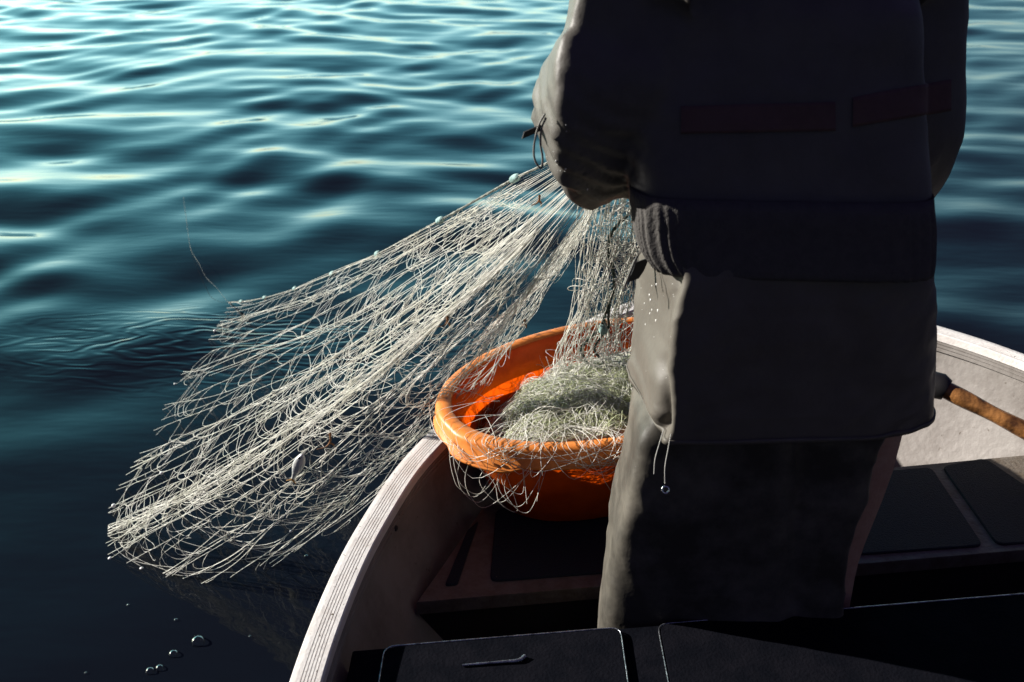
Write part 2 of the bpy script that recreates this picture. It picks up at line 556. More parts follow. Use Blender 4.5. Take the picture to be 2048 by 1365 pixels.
nl, nr_ = tz(833, 1205), tz(2048, 1100)
sl = (nr_ - nl) / (nr_[0] - nl[0])
near_r = nl + sl * 1.86
fl_, fr_ = tz(1736, 940), tz(2048, 911)
sf = (fr_ - fl_) / (fr_[0] - fl_[0])
far_l = fl_ - sf * (fl_[0] + 0.07)
far_r = fl_ + sf * (1.50 - fl_[0])
v, f = slab([nl, near_r, far_r, far_l], TZ - 0.035, TZ, 0.003)
thw = obj('thwart', v, f, M_frame, boat, smooth=False)


def tpt(x, s):                        # x along the thwart, s from near (0) to far (1) edge
    a = nl + sl * (x - nl[0])
    b = fl_ + sf * (x - fl_[0])
    return a + (b - a) * s


panels = [
    [tpt(-0.150, 0.13), tpt(-0.122, 0.13), tpt(-0.082, 0.80), tpt(-0.108, 0.70)],
    [tpt(-0.050, 0.13), tpt(0.40, 0.11), tpt(0.40, 0.95), tpt(-0.040, 0.93)],
    [tpt(0.435, 0.11), tpt(0.76, 0.09), tpt(0.745, 0.95), tpt(0.435, 0.95)],
    [tpt(0.80, 0.08), tpt(1.115, 0.06), tpt(1.118, 0.945), tpt(0.785, 0.95)],
    [tpt(1.148, 0.055), tpt(1.46, 0.05), tz(2048, 973), tz(1968, 919), tpt(1.148, 0.945)],
]
for P in panels:
    v, f = slab(rounded(P, 0.022 if abs(P[1][0] - P[0][0]) > 0.1 else 0.008), TZ + 0.0004, TZ + 0.006, 0.003)
    obj('antislip_panel', v, f, M_panel, thw, smooth=False)
# front face of the thwart
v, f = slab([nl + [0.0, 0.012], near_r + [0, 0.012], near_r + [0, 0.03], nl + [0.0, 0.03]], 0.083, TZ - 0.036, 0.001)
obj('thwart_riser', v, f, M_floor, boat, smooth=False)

# stern bench with lids
BZ = 0.44
b_l, b_r = at_z(770, 1297, BZ)[:2], at_z(1240, 1258, BZ)[:2]
sb = (b_r - b_l) / (b_r[0] - b_l[0])
p1 = b_l - sb * 0.06
p2 = b_l + sb * 2.05
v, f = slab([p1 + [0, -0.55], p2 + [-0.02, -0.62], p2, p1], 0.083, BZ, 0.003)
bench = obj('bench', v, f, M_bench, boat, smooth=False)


def lid(xa, xb):
    a, b = b_l + sb * (xa - b_l[0]), b_l + sb * (xb - b_l[0])
    P = rounded([a + [0, -0.46], b + [0, -0.46], b + [0, -0.004], a + [0, -0.004]], 0.022)
    v, f = slab(P, BZ + 0.0004, BZ + 0.008, 0.004)
    l = obj('hatch_lid', v, f, M_bench, boat, smooth=False)
    ln_ = np.c_[np.r_[P, P[:1]], np.full(len(P) + 1, BZ + 0.0075)]
    v, f = tubes([ln_], [0.0016], 6)
    obj('metal_edging', v, f, M_edge, l)
    return l


x_r = b_r[0]
lid1 = lid(b_l[0] + 0.0, x_r)
lid2 = lid(at_z(1325, 1310, BZ)[0], x_r + 1.35)
h0, h1 = at_z(925, 1340, BZ), at_z(1050, 1327, BZ)
hp = catmull([h0, h0 * 0.35 + h1 * 0.65 + [0, -0.002, 0], h1 + [-0.012, -0.004, 0], h1 + [0.0, 0.006, 0]], 6) + [0, 0, 0.011]
v, f = tubes([hp], [np.linspace(0.002, 0.0045, len(hp))], 8)
obj('handle', v, f, M_edge, lid1)

# screws along the strip under the gunwale
for q in (0.33, 0.40, 0.47, 0.60, 0.745, 0.80):
    i = int(q * 259)
    c = np.r_[G0[i] + Nn[i] * 0.0605, 0.450]
    a = np.r_[Nn[i], 0]
    b_ = np.cross(a, [0, 0, 1])
    rg = []
    for r_, d_ in ((0.007, -0.002), (0.007, 0.001), (0.005, 0.003), (0.0026, 0.003), (0.0022, 0.0012)):
        rg.append([c + a * d_ + (b_ * math.cos(t) + np.array([0, 0, 1]) * math.sin(t)) * r_ for t in np.linspace(0, 2 * np.pi, 12, endpoint=False)])
    v, f = loft(rg, cap1=True)
    obj('screw', v, f, M_rubber, boat)

# ------------------------------------------------------------------ wooden pole stowed along the starboard side
pa, pb = at_y(1800, 733, 2.47), at_y(2052, 862, 2.27)
ax = (pb - pa) / np.linalg.norm(pb - pa)
pe = pa + ax * 1.25
pole = thing('wooden_pole', 'knotty varnished brown pole stowed along the inner starboard hull', 'pole', tuple(pa))
s = np.linspace(0, 1, 60)
line = pa + (pe - pa) * s[:, None]
rad = 0.0235 + 0.0016 * np.sin(s * 21) + 0.0012 * np.sin(s * 47 + 1) + 0.003 * np.exp(-((s - 0.38) / 0.02) ** 2)
v, f = tubes([line], [rad], 16)
obj('shaft', v, f, M_wood, pole)
sc_ = np.linalg.norm(at_y(1888, 778, 2.42) - pa) / 1.25
l2 = pa + (pe - pa) * np.linspace(-0.04, sc_ + 0.005, 9)[:, None]
v, f = tubes([l2], [np.array([0.02, 0.031, 0.032, 0.031, 0.0315, 0.032, 0.0325, 0.038, 0.030])], 18)
obj('rubber_sleeve', v, f, M_rubber, pole)

# ------------------------------------------------------------------ orange tub
RZ = 0.60
TC, TA, TB, TR = np.array([0.245, 2.205]), 0.462, 0.300, R(31.5)
TBZ = TZ + 0.008
tub = thing('plastic_tub', 'large orange oval plastic tub full of netting in the bow', 'tub', (TC[0], TC[1], TBZ))
NA = 120
ta = np.linspace(0, 2 * np.pi, NA, endpoint=False)


def oval(off, z, k=1.0):
    """Outline of the tub: scale k, then offset outwards."""
    a, b = TA * k + off, TB * k + off
    x, y = a * np.cos(ta), b * np.sin(ta)
    return np.c_[TC[0] + x * math.cos(TR) - y * math.sin(TR), TC[1] + x * math.sin(TR) + y * math.cos(TR), np.full(NA, 0.0) + z]


def arc(c, w):                         # smooth bump around an angle
    d = np.abs((ta - c + np.pi) % (2 * np.pi) - np.pi)
    return np.clip(1 - (d / w) ** 6, 0, 1)


hand_ = np.maximum(arc(R(200), R(17)), arc(R(20), R(17)))
wall = [oval(-0.036, RZ - 0.001), oval(-0.038, RZ - 0.03), oval(-0.045, RZ - 0.06, 0.985), oval(-0.046, RZ - 0.11, 0.945), oval(-0.047, RZ - 0.17, 0.89), oval(-0.048, RZ - 0.235, 0.83), oval(-0.052, TBZ + 0.012, 0.785), oval(-0.062, TBZ + 0.001, 0.78)]
v, f = loft(wall, cap1=True)
obj('wall', v, f, M_tub, tub)
lipd = 0.038 + 0.016 * hand_
lipo = 0.006 * hand_
rim = [oval(-0.0355, RZ - 0.006), oval(-0.0345, RZ - 0.001), oval(-0.030, RZ + 0.003), oval(-0.010, RZ + 0.004)]
o1 = oval(0.0, RZ); o2 = oval(0.004, RZ - 0.008)
for r_, w_ in ((o1, 1), (o2, 1)):
    d_ = r_[:, :2] - TC
    r_[:, :2] += d_ / np.linalg.norm(d_, axis=1)[:, None] * lipo[:, None] * w_
o3 = o2.copy(); o3[:, 2] = RZ - lipd
o4 = o3.copy(); d_ = o4[:, :2] - TC; o4[:, :2] += d_ / np.linalg.norm(d_, axis=1)[:, None] * 0.006; o4[:, 2] -= 0.003
o5 = o4.copy(); o5[:, 2] -= 0.005
o6 = o5.copy(); o6[:, :2] -= d_ / np.linalg.norm(d_, axis=1)[:, None] * 0.010
o7 = oval(-0.030, RZ - 0.02)
v, f = loft(rim + [o1, o2, o3, o4, o5, o6, o7])
obj('rim', v, f, M_rim, tub)

# ------------------------------------------------------------------ net heaped in the tub
heap = thing('net_heap', 'tangled heap of pale green netting inside the orange tub', 'fishing net', (TC[0], TC[1], TBZ + 0.004))
HC = np.array([0.30, 2.15])


def inside(p, k=1.0):
    d = p - TC
    x = d[..., 0] * math.cos(TR) + d[..., 1] * math.sin(TR)
    y = -d[..., 0] * math.sin(TR) + d[..., 1] * math.cos(TR)
    return np.sqrt((x / (TA * k)) ** 2 + (y / (TB * k)) ** 2)


def heap_z(x, y):
    # highest to starboard and towards the near side, low to port and along the far wall
    d1 = np.hypot((x - 0.36) / 0.30, (y - 2.14) / 0.21)
    d2 = np.hypot((x - 0.12) / 0.17, (y - 2.00) / 0.13)
    z = RZ - 0.122 + 0.140 * np.exp(-d1 ** 2 * 0.7) + 0.05 * np.exp(-d2 ** 2)
    z = z - 0.10 * np.clip((inside(np.stack([x, y], -1)) - 0.55) / 0.25, 0, 1) * np.clip(0.35 + ((y - TC[1]) * 0.85 - (x - TC[0]) * 0.52) / 0.22, 0, 1)
    return z + 0.005 * np.sin(19 * x + 3) * np.sin(23 * y) + 0.008 * np.sin(41 * x + 31 * y)


rg = []
for k in (0.04, 0.2, 0.36, 0.5, 0.62, 0.70, 0.76, 0.80):
    r_ = oval(-0.035 * k, 0, k)
    r_[:, 2] = heap_z(r_[:, 0], r_[:, 1]) - 0.10 * max(0, (k - 0.5) / 0.3) - 0.012
    rg.append(r_)
lo_ = oval(-0.055, TBZ + 0.006, 0.77)
lo2 = oval(-0.06, RZ - 0.22, 0.81)
v, f = loft(rg + [lo2, lo_], cap0=True, cap1=True)
obj('packed_core', v, f, M_core, heap)


def curl(n, region, lift, ln_lo, ln_hi, rad):
    L, Rr = [], []
    for _ in range(n):
        for _t in range(40):
            p = region()
            if inside(p[:2]) < 0.78:
                break
        a = rng.random() * 6.283
        ln_ = rng.uniform(ln_lo, ln_hi)
        k = rng.normal(0, 17)
        m_ = 14
        pts_ = [p]
        pos = p.copy()
        w = rng.normal(0, 60)
        hump = rng.uniform(0, lift)
        for q in range(m_ - 1):
            a += (k + w * (q / m_ - 0.5)) * ln_ / m_
            pos = pos + np.array([math.cos(a), math.sin(a), 0]) * ln_ / m_
            pts_.append(pos.copy())
        pts_ = np.array(pts_)
        t = np.linspace(0, 1, m_)
        z = np.maximum(heap_z(pts_[:, 0], pts_[:, 1]), 0) + p[2] + hump * np.sin(t * np.pi) + 0.004 * np.sin(t * 9 + a)
        ins = inside(pts_[:, :2])
        # strands that reach the wall climb it
        z += np.clip(ins - 0.84, 0, 1) * 0.25
        scale = np.where(ins > 0.80, 0.80 / ins, 1.0)[:, None]
        pts_[:, :2] = TC + (pts_[:, :2] - TC) * scale
        pts_[:, 2] = z
        L.append(pts_)
        Rr.append(rad * rng.uniform(0.7, 1.25))
    return L, Rr


def reg_main():
    return np.r_[HC + rng.normal(0, 1, 2) * [0.19, 0.13], rng.uniform(0.0, 0.02)]


def reg_all():
    r_ = math.sqrt(rng.random()) * 0.78
    a = rng.random() * 6.283
    x, y = TA * r_ * math.cos(a), TB * r_ * math.sin(a)
    return np.r_[TC[0] + x * math.cos(TR) - y * math.sin(TR), TC[1] + x * math.sin(TR) + y * math.cos(TR), rng.uniform(0, 0.02)]


L, Rr = curl(4200, reg_main, 0.016, 0.08, 0.32, 0.00054)
v, f = tubes(L, Rr, 3)
obj('green_threads', v, f, M_thread_green, heap)
L, Rr = curl(1500, reg_all, 0.03, 0.10, 0.36, 0.0006)
# loops thrown over the near rim
ea = TR


def rim_pt(deg, off=0.0, z=RZ):
    t = R(deg)
    a, b = TA + off, TB + off
    x, y = a * math.cos(t), b * math.sin(t)
    return np.array([TC[0] + x * math.cos(TR) - y * math.sin(TR), TC[1] + x * math.sin(TR) + y * math.cos(TR), z])


for _ in range(70):
    d0 = rng.uniform(200, 305)
    d1 = d0 + rng.normal(0, 22)
    drop = abs(rng.normal(0.03, 0.02)) + 0.012
    a_, b_ = rim_pt(d0 + rng.normal(0, 14), -rng.uniform(0.09, 0.16), RZ - 0.01), rim_pt(d1 + rng.normal(0, 14), -rng.uniform(0.09, 0.16), RZ - 0.01)
    m0, m1 = rim_pt(d0, 0.012 + rng.random() * 0.01, RZ + 0.012), rim_pt(d1, 0.012 + rng.random() * 0.01, RZ + 0.010)
    md = rim_pt((d0 + d1) / 2 + rng.normal(0, 3), 0.014 + rng.random() * 0.012, RZ - drop)
    L.append(catmull([a_, (a_ + m0) / 2 + [0, 0, 0.012], m0, md, m1, (b_ + m1) / 2 + [0, 0, 0.012], b_], 5)); Rr.append(0.0006)
for px0, px1, pyb, pxb in [(905, 990, 990, 905), (912, 1005, 985, 912), (930, 1015, 1000, 915), (925, 985, 925, 900), (940, 1040, 985, 995), (985, 965, 965, 965), (1000, 1010, 990, 985),
                           (1050, 1060, 1020, 1040), (1062, 1092, 1020, 1010), (1092, 1100, 1015, 1060), (1030, 1090, 1008, 995), (925, 1000, 1018, 985), (950, 1075, 1010, 930), (1010, 1062, 1000, 960)]:
    ya = 1.93
    a_ = at_y(px0, 868, 1.955); b_ = at_y(px1, 890, 1.94)
    m0, m1 = at_y(px0 - 6, 905, ya - 0.03), at_y(px1 + 4, 925, ya - 0.035)
    md = at_y(pxb + 14, pyb - 12, ya - 0.03); me_ = at_y(pxb + 50, pyb + 2, ya - 0.03)
    L.append(catmull([a_, m0, at_y(pxb, (905 + pyb) / 2, ya - 0.03), md, me_, m1, b_] if px1 - px0 > 20 else [a_, m0, md], 6)); Rr.append(0.00065)
v, f = tubes(L, Rr, 3)
obj('loose_threads', v, f, M_thread, heap)

# ------------------------------------------------------------------ net being hauled over the side
LH = np.array([0.23, 2.00, 1.30])
RH = np.array([0.41, 2.06, 1.20])
net = thing('fishing_net', 'white gill net hauled dripping from the water over the port side', 'fishing net', (-0.9, 3.0, 0.0))
B_px = [(0.0, 455, 605), (0.08, 432, 657), (0.2, 382, 727), (0.30, 345, 775), (0.42, 305, 862), (0.55, 215, 1005), (0.68, 214, 1116), (0.76, 287, 1140), (0.85, 410, 1174), (0.93, 540, 1130), (1.0, 676, 1062)]
bu = np.array([b[0] for b in B_px])
bp = np.array([at_z(b[1], b[2], -0.004) for b in B_px])
for u_, px_, py_, y_ in ((1.07, 740, 985, 2.30), (1.15, 812, 875, 2.42), (1.23, 868, 765, 2.55), (1.31, 950, 675, 2.65), (1.40, 1045, 622, 2.72)):
    bu = np.r_[bu, u_]
    bp = np.r_[bp, [at_y(px_, py_, y_)]]
head_px = [(1250, 222, 1.98), (1130, 306, 2.10), (1078, 335, 2.17), (1030, 357, 2.25), (955, 399, 2.38), (880, 441, 2.55), (815, 476, 2.72), (762, 505, 2.90), (712, 527, 3.05), (665, 548, 3.22), (625, 564, 3.37), (590, 578, 3.50), (560, 588, 3.63), (530, 596, 3.76), (492, 603, 3.92)]
head = [at_y(*h) for h in head_px] + [at_z(455, 605, -0.004)]
HL = catmull(head, 8)
hseg = np.r_[0, np.cumsum(np.linalg.norm(np.diff(HL, axis=0), axis=1))]
hseg /= hseg[-1]
HL60 = np.stack([np.interp(np.linspace(0, 1, 61), hseg, HL[:, i]) for i in range(3)], 1)
NV = 61
vv = np.linspace(0, 1, NV)


def top_pt(u):
    return LH + np.array([0.02 * u, 0.05 * u, -0.02 - 0.03 * u])


def B_at(u):
    return np.array([np.interp(u, bu, bp[:, i]) for i in range(3)])


def strand(u, ph):
    a, b = top_pt(u), B_at(u)
    L_ = a + (b - a) * vv[:, None]
    sag = (0.10 + 0.30 * u * (1 - 0.3 * u)) * (1 if u < 1 else max(0.1, 1 - (u - 1) * 2.2))
    L_[:, 2] -= sag * 4 * vv * (1 - vv) * (0.55 + 0.45 * (1 - vv)) * 0.55
    w = np.clip(1 - u / 0.34, 0, 1) ** 1.2
    L_ = L_ * (1 - w) + HL60 * w
    L_[:, 2] = np.maximum(L_[:, 2], -0.012)
    return L_


# clustered spread of the strands: tight bundles with open mesh between them
us = []
for c, n, sdv in ((0.50, 4, 0.013), (0.63, 9, 0.011), (0.33, 2, 0.012), (0.77, 3, 0.014), (0.16, 2, 0.010), (0.90, 2, 0.014)):
    us += list(rng.normal(c, sdv, n))
us += list(np.linspace(0.005, 1.0, 34) + rng.normal(0, 0.009, 34)) + list(np.linspace(1.04, 1.39, 7) + rng.normal(0, 0.012, 7))
us = np.clip(np.array(sorted(us)), 0.0, 1.4)
S = []
for u in us:
    # strands wander across the sheet with low-frequency drift
    drift = 0.016 * np.sin(vv * rng.uniform(3, 9) + rng.random() * 6) + 0.005 * np.sin(vv * rng.uniform(12, 26) + rng.random() * 6)
    base = strand(u, 0)
    un = strand(u + 0.02 if u < 1.37 else u - 0.02, 0)
    side = (un - base) * (1 if u < 1.37 else -1) / 0.02
    L_ = base + side * (drift * vv ** 0.7)[:, None] * (0.25 + 0.75 * min(1, u / 0.1))
    nrm = rng.normal(0, 1, 3)
    L_ += np.outer(np.sin(vv * rng.uniform(5, 16) + rng.random() * 6) * np.sin(vv * np.pi), nrm) * 0.007
    S.append(L_)
S = np.array(S)
lines, rad = [], []
for i, L_ in enumerate(S):
    v1 = NV - (0 if rng.random() < 0.82 else int(rng.integers(1, 9)))
    if v1 == NV and us[i] <= 1.0:      # runs on down under the surface
        d_ = L_[-1] - L_[-3]; d_[2] = -0.5 * np.linalg.norm(d_[:2]) - 0.01
        d_ /= np.linalg.norm(d_)
        lines.append(np.r_[L_, [L_[-1] + d_ * 0.04], [L_[-1] + d_ * 0.14]])
    else:
        lines.append(L_[:v1])
    rad.append(rng.uniform(0.00055, 0.00085))
    if rng.random() < 0.4:            # doubled mesh legs
        o_ = rng.normal(0, 0.006, 3)
        k0, k1 = sorted(rng.integers(0, v1, 2))
        if k1 - k0 > 6:
            t = np.linspace(0, np.pi, k1 - k0)
            lines.append(L_[k0:k1] + np.outer(np.sin(t) ** 0.5, o_) + np.outer(np.sin(t * rng.integers(3, 9)), rng.normal(0, 0.0035, 3)))
            rad.append(rng.uniform(0.0006, 0.0009))
ns = len(S)
for _ in range(2150):
    i = int(rng.integers(0, ns - 1))
    j = min(ns - 1, i + int(rng.integers(1, 9)))
    if rng.random() < 0.5:
        i, j = j, i
    v1 = rng.uniform(0.12, 0.96)
    dv = rng.uniform(0.01, 0.075)
    k1, k2 = v1 * (NV - 1), min(NV - 1.001, (v1 + dv) * (NV - 1))
    def samp(s_, k):
        a = int(k)
        return S[s_][a] + (S[s_][min(a + 1, NV - 1)] - S[s_][a]) * (k - a)
    P0, P3 = samp(i, k1), samp(j, k2)
    gap = np.linalg.norm(P3 - P0)
    if gap > 0.20 or gap < 0.02:
        continue
    tdir = samp(i, min(k1 + 2, NV - 1.001)) - samp(i, k1 - 2 if k1 > 2 else 0)
    tdir /= np.linalg.norm(tdir) + 1e-9
    ll = rng.uniform(0.03, 0.14)
    if us[max(i, j)] > 1.03:
        ll *= 0.4
    dr = np.array([0, 0, -1.0]) * rng.uniform(0, 0.03) + rng.normal(0, 0.010, 3)
    sgn = -1 if rng.random() < 0.45 else 1
    c_ = bez(P0, P0 + tdir * ll + dr, P3 + sgn * tdir * ll * rng.uniform(0.4, 1.1) + dr, P3, 11)
    if c_[:, 2].min() < -0.03:
        continue
    lines.append(c_)
    rad.append(rng.uniform(0.00045, 0.00075))
v, f = tubes(lines, rad, 4)
obj('mesh_curtain', v, f, M_thread, net)

# the hauled part falling from the hands into the tub
lines, rad = [], []
def bunch_ends():
    q = rng.random()
    a = np.array([0.17 + 0.20 * q, 2.02 + 0.06 * rng.random(), 1.25 + 0.05 * rng.random()])
    b = at_y(1090 + 185 * (0.15 * q + 0.85 * rng.random()), 705 + rng.normal(0, 14), 2.22 + rng.normal(0, 0.05))
    b[2] = max(b[2], heap_z(b[0], b[1]) - 0.005)
    return a, b
B2 = []
for _ in range(70):
    a, b = bunch_ends()
    m1 = a * 0.66 + b * 0.34 + np.r_[rng.normal(0.0, 0.022), rng.normal(0, 0.02), rng.normal(-0.02, 0.02)]
    m2 = a * 0.33 + b * 0.67 + np.r_[rng.normal(0.0, 0.026), rng.normal(0, 0.02), rng.normal(-0.02, 0.02)]
    t1_ = b + np.r_[rng.normal(0, 0.05), rng.normal(-0.03, 0.04), 0.0]; t2_ = t1_ + np.r_[rng.normal(0, 0.06), rng.normal(-0.02, 0.05), 0.0]
    for t_ in (t1_, t2_):
        t_[2] = heap_z(t_[0], t_[1]) + 0.012
    c_ = catmull([a, m1, m2, b, t1_, t2_], 10)
    c_ += np.outer(np.sin(np.linspace(0, rng.uniform(6, 22), len(c_)) + rng.random() * 6), rng.normal(0, 0.004, 3))
    B2.append(c_); lines.append(c_); rad.append(rng.uniform(0.0007, 0.0012))
nb = len(B2[0])
for _ in range(420):
    i, j = rng.integers(0, len(B2), 2)
    k1 = int(rng.integers(6, nb - 4)); k2 = min(nb - 1, k1 + int(rng.integers(0, 5)))
    P0, P3 = B2[i][k1], B2[j][k2]
    if np.linalg.norm(P0 - P3) > 0.12:
        continue
    ll = rng.uniform(0.02, 0.09)
    d = rng.normal(0, 1, 3) * [0.8, 0.5, 0.8]; e_ = rng.normal(0, 1, 3) * [0.8, 0.5, 0.8]
    lines.append(bez(P0, P0 + d * ll, P3 + e_ * ll, P3, 12)); rad.append(rng.uniform(0.0005, 0.0009))
v, f = tubes(lines, rad, 4)
obj('gathered_mesh', v, f, M_thread, net)

# twisted footrope hanging with it
rp = catmull([at_y(1300, 395, 2.08), at_y(1254, 432, 2.10), at_y(1222, 468, 2.11), at_y(1216, 500, 2.12), at_y(1226, 540, 2.12), at_y(1228, 575, 2.13), at_y(1220, 600, 2.14), at_y(1210, 632, 2.15),
              at_y(1203, 655, 2.17), at_y(1180, 676, 2.18), at_y(1162, 700, 2.20), at_y(1172, 722, 2.22), at_y(1186, 742, 2.22)], 8)
rp2 = rp[int(len(rp) * 0.5):] + np.c_[np.linspace(0, 0.05, len(rp) - int(len(rp) * 0.5)), np.zeros(len(rp) - int(len(rp) * 0.5)), np.zeros(len(rp) - int(len(rp) * 0.5))]
ph = np.linspace(0, 90, len(rp))
tw = np.c_[np.cos(ph), np.sin(ph), np.zeros(len(rp))] * 0.0022
v, f = tubes([rp + tw, rp - tw, rp2], [0.0028, 0.0028, 0.003], 6)
foot = obj('footrope', v, f, M_rope, net)
c = at_y(1206, 658, 2.165)
def blob(c, d, ln_, r_, n=14, m_=12):
    d = np.asarray(d, float) / np.linalg.norm(d)
    a = np.cross(d, [0.2, 0.1, 0.97]); a /= np.linalg.norm(a); b = np.cross(d, a)
    rg = []
    for t in np.linspace(-1, 1, n):
        rr_ = r_ * (max(0.0, 1 - abs(t) ** 2.6) ** 0.5) + 0.0012
        rg.append([c + d * t * ln_ + (a * math.cos(q) + b * math.sin(q)) * rr_ for q in np.linspace(0, 2 * np.pi, m_, endpoint=False)])
    return loft(rg, cap0=True, cap1=True)
v, f = blob(c, [0.1, 0, -1], 0.016, 0.010)
obj('float', v, f, M_float, net)

# headline and its floats
tw2 = []
for s_ in (0, np.pi):
    q = np.linspace(0, 260, len(HL)) + s_
    tw2.append(HL + np.c_[np.cos(q), np.sin(q), np.sin(q)] * 0.0010)
v, f = tubes(tw2, [0.0022, 0.0022], 6)
obj('headline', v, f, M_headline, net)
for (px, py, ln_, r_) in [(1030, 354, 0.021, 0.0085), (879, 441, 0.020, 0.0085), (758, 506, 0.019, 0.0085), (664, 548, 0.019, 0.0085), (589, 579, 0.017, 0.008), (531, 597, 0.017, 0.008), (484, 604, 0.014, 0.007)]:
    # nearest point of the rope seen at that place
    dd = ray(px, py); dd /= np.linalg.norm(dd)
    rel = HL - np.array([0, 0, CAM_H])
    k = int(np.argmin(np.linalg.norm(rel - np.outer(rel @ dd, dd), axis=1)))
    k = min(max(k, 1), len(HL) - 2)
    v, f = blob(HL[k], HL[k + 1] - HL[k - 1], ln_, r_)
    obj('float', v, f, M_float, net)
tl = catmull([at_z(455, 604, 0.002), at_z(432, 575, 0.02), at_z(412, 555, 0.015), at_z(398, 528, 0.03), at_z(382, 500, 0.02), at_z(376, 465, 0.03), at_z(370, 420, 0.02), at_z(367, 395, 0.03)], 8)
v, f = tubes([tl], [0.0007], 4)
obj('trailing_line', v, f, M_headline, net)

# ------------------------------------------------------------------ small fish caught in the mesh
def nearest_on_net(px, py):
    dd = ray(px, py); dd /= np.linalg.norm(dd)
    o_ = np.array([0, 0, CAM_H])
    P_ = S.reshape(-1, 3)
    rel = P_ - o_
    k = np.argmin(np.linalg.norm(rel - np.outer(rel @ dd, dd), axis=1))
    return P_[k]


fa, fb = nearest_on_net(604, 912), nearest_on_net(584, 960)
yF = (fa[1] + fb[1]) / 2 - 0.015
fa, fb = at_y(606, 908, yF), at_y(584, 962, yF)
fd = fb - fa
fl = np.linalg.norm(fd)
fd /= fl
vw = np.array([0, 0, CAM_H]) - fa; vw /= np.linalg.norm(vw)
fs = np.cross(fd, vw); fs /= np.linalg.norm(fs)
fw = np.cross(fs, fd)
fish = thing('small_fish', 'small silvery fish tangled in the lower part of the white net', 'fish', tuple((fa + fb) / 2))
rg = []
for t, h_, w_ in ((0, .02, .02), (.04, .06, .05), (.12, .11, .07), (.25, .155, .09), (.4, .17, .10), (.55, .15, .09), (.7, .10, .06), (.82, .06, .04), (.9, .055, .03), (.93, .05, .02)):
    rg.append([fa + fd * fl * t + (fs * math.cos(q) * h_ + fw * math.sin(q) * w_) * fl for q in np.linspace(0, 2 * np.pi, 14, endpoint=False)])
v, f = loft(rg, cap0=True, cap1=True)
obj('body', v, f, M_fish, fish)
tb = fa + fd * fl * 0.91
pl = [tb, tb + fd * fl * .16 + fs * fl * .16, tb + fd * fl * .09, tb + fd * fl * .15 - fs * fl * .15]
pv = np.array([p + fw * 0.0008 for p in pl] + [p - fw * 0.0008 for p in pl])
obj('tail', pv, [(0, 1, 2, 3), (7, 6, 5, 4), (0, 4, 5, 1), (1, 5, 6, 2), (2, 6, 7, 3), (3, 7, 4, 0)], M_fin, fish, smooth=False)
v, f = blob(fa + fd * fl * .12 + fw * fl * .095 + fs * fl * .05, fw, 0.0012, 0.0022, 6, 10)
obj('eye', v, f, M_rubber, fish)

# bits of brown weed in the mesh
for px, py, w_, lab in ((650, 890, 16, 'forked brown seaweed scrap above the silvery fish in the net'), (888, 648, 9, 'small brown leaf of weed caught midway up the net'), (1072, 405, 8, 'tiny brown weed scrap in the net just below the sleeve'), (1044, 650, 7, 'little brown weed fragment hanging at the net edge beside the tub')):
    p = nearest_on_net(px, py)
    p = at_y(px, py, p[1] - 0.01)
    u_ = w_ * 0.0014
    a = catmull([p + [-u_, 0, -u_ * .6], p + [0, 0, -u_ * .3], p + [u_ * .6, 0, u_ * .4], p + [u_ * .7, 0, u_ * 1.5]], 5)
    b = catmull([p + [u_ * .5, 0, u_ * .3], p + [u_ * 1.0, .003, -u_ * .2], p + [u_ * 1.1, 0, -u_ * .9]], 5)
    v, f = tubes([a, b], [np.linspace(.001, .003, len(a)), np.linspace(.003, .0012, len(b))], 5)
    o = obj('seaweed_scrap', v, f, M_weed, None, loc=p)
    tag(o, lab, 'seaweed', 'brown weed scraps caught in the net')

# ------------------------------------------------------------------ bubbles and foam beads on the water
def water_z(p):
    return float(wave_height(np.array([p[0]]), np.array([p[1]]))[0]) * 0.82 * min(1, max(0.25, (math.hypot(p[0] + .2, p[1] - 1.6) - .9) / 2))


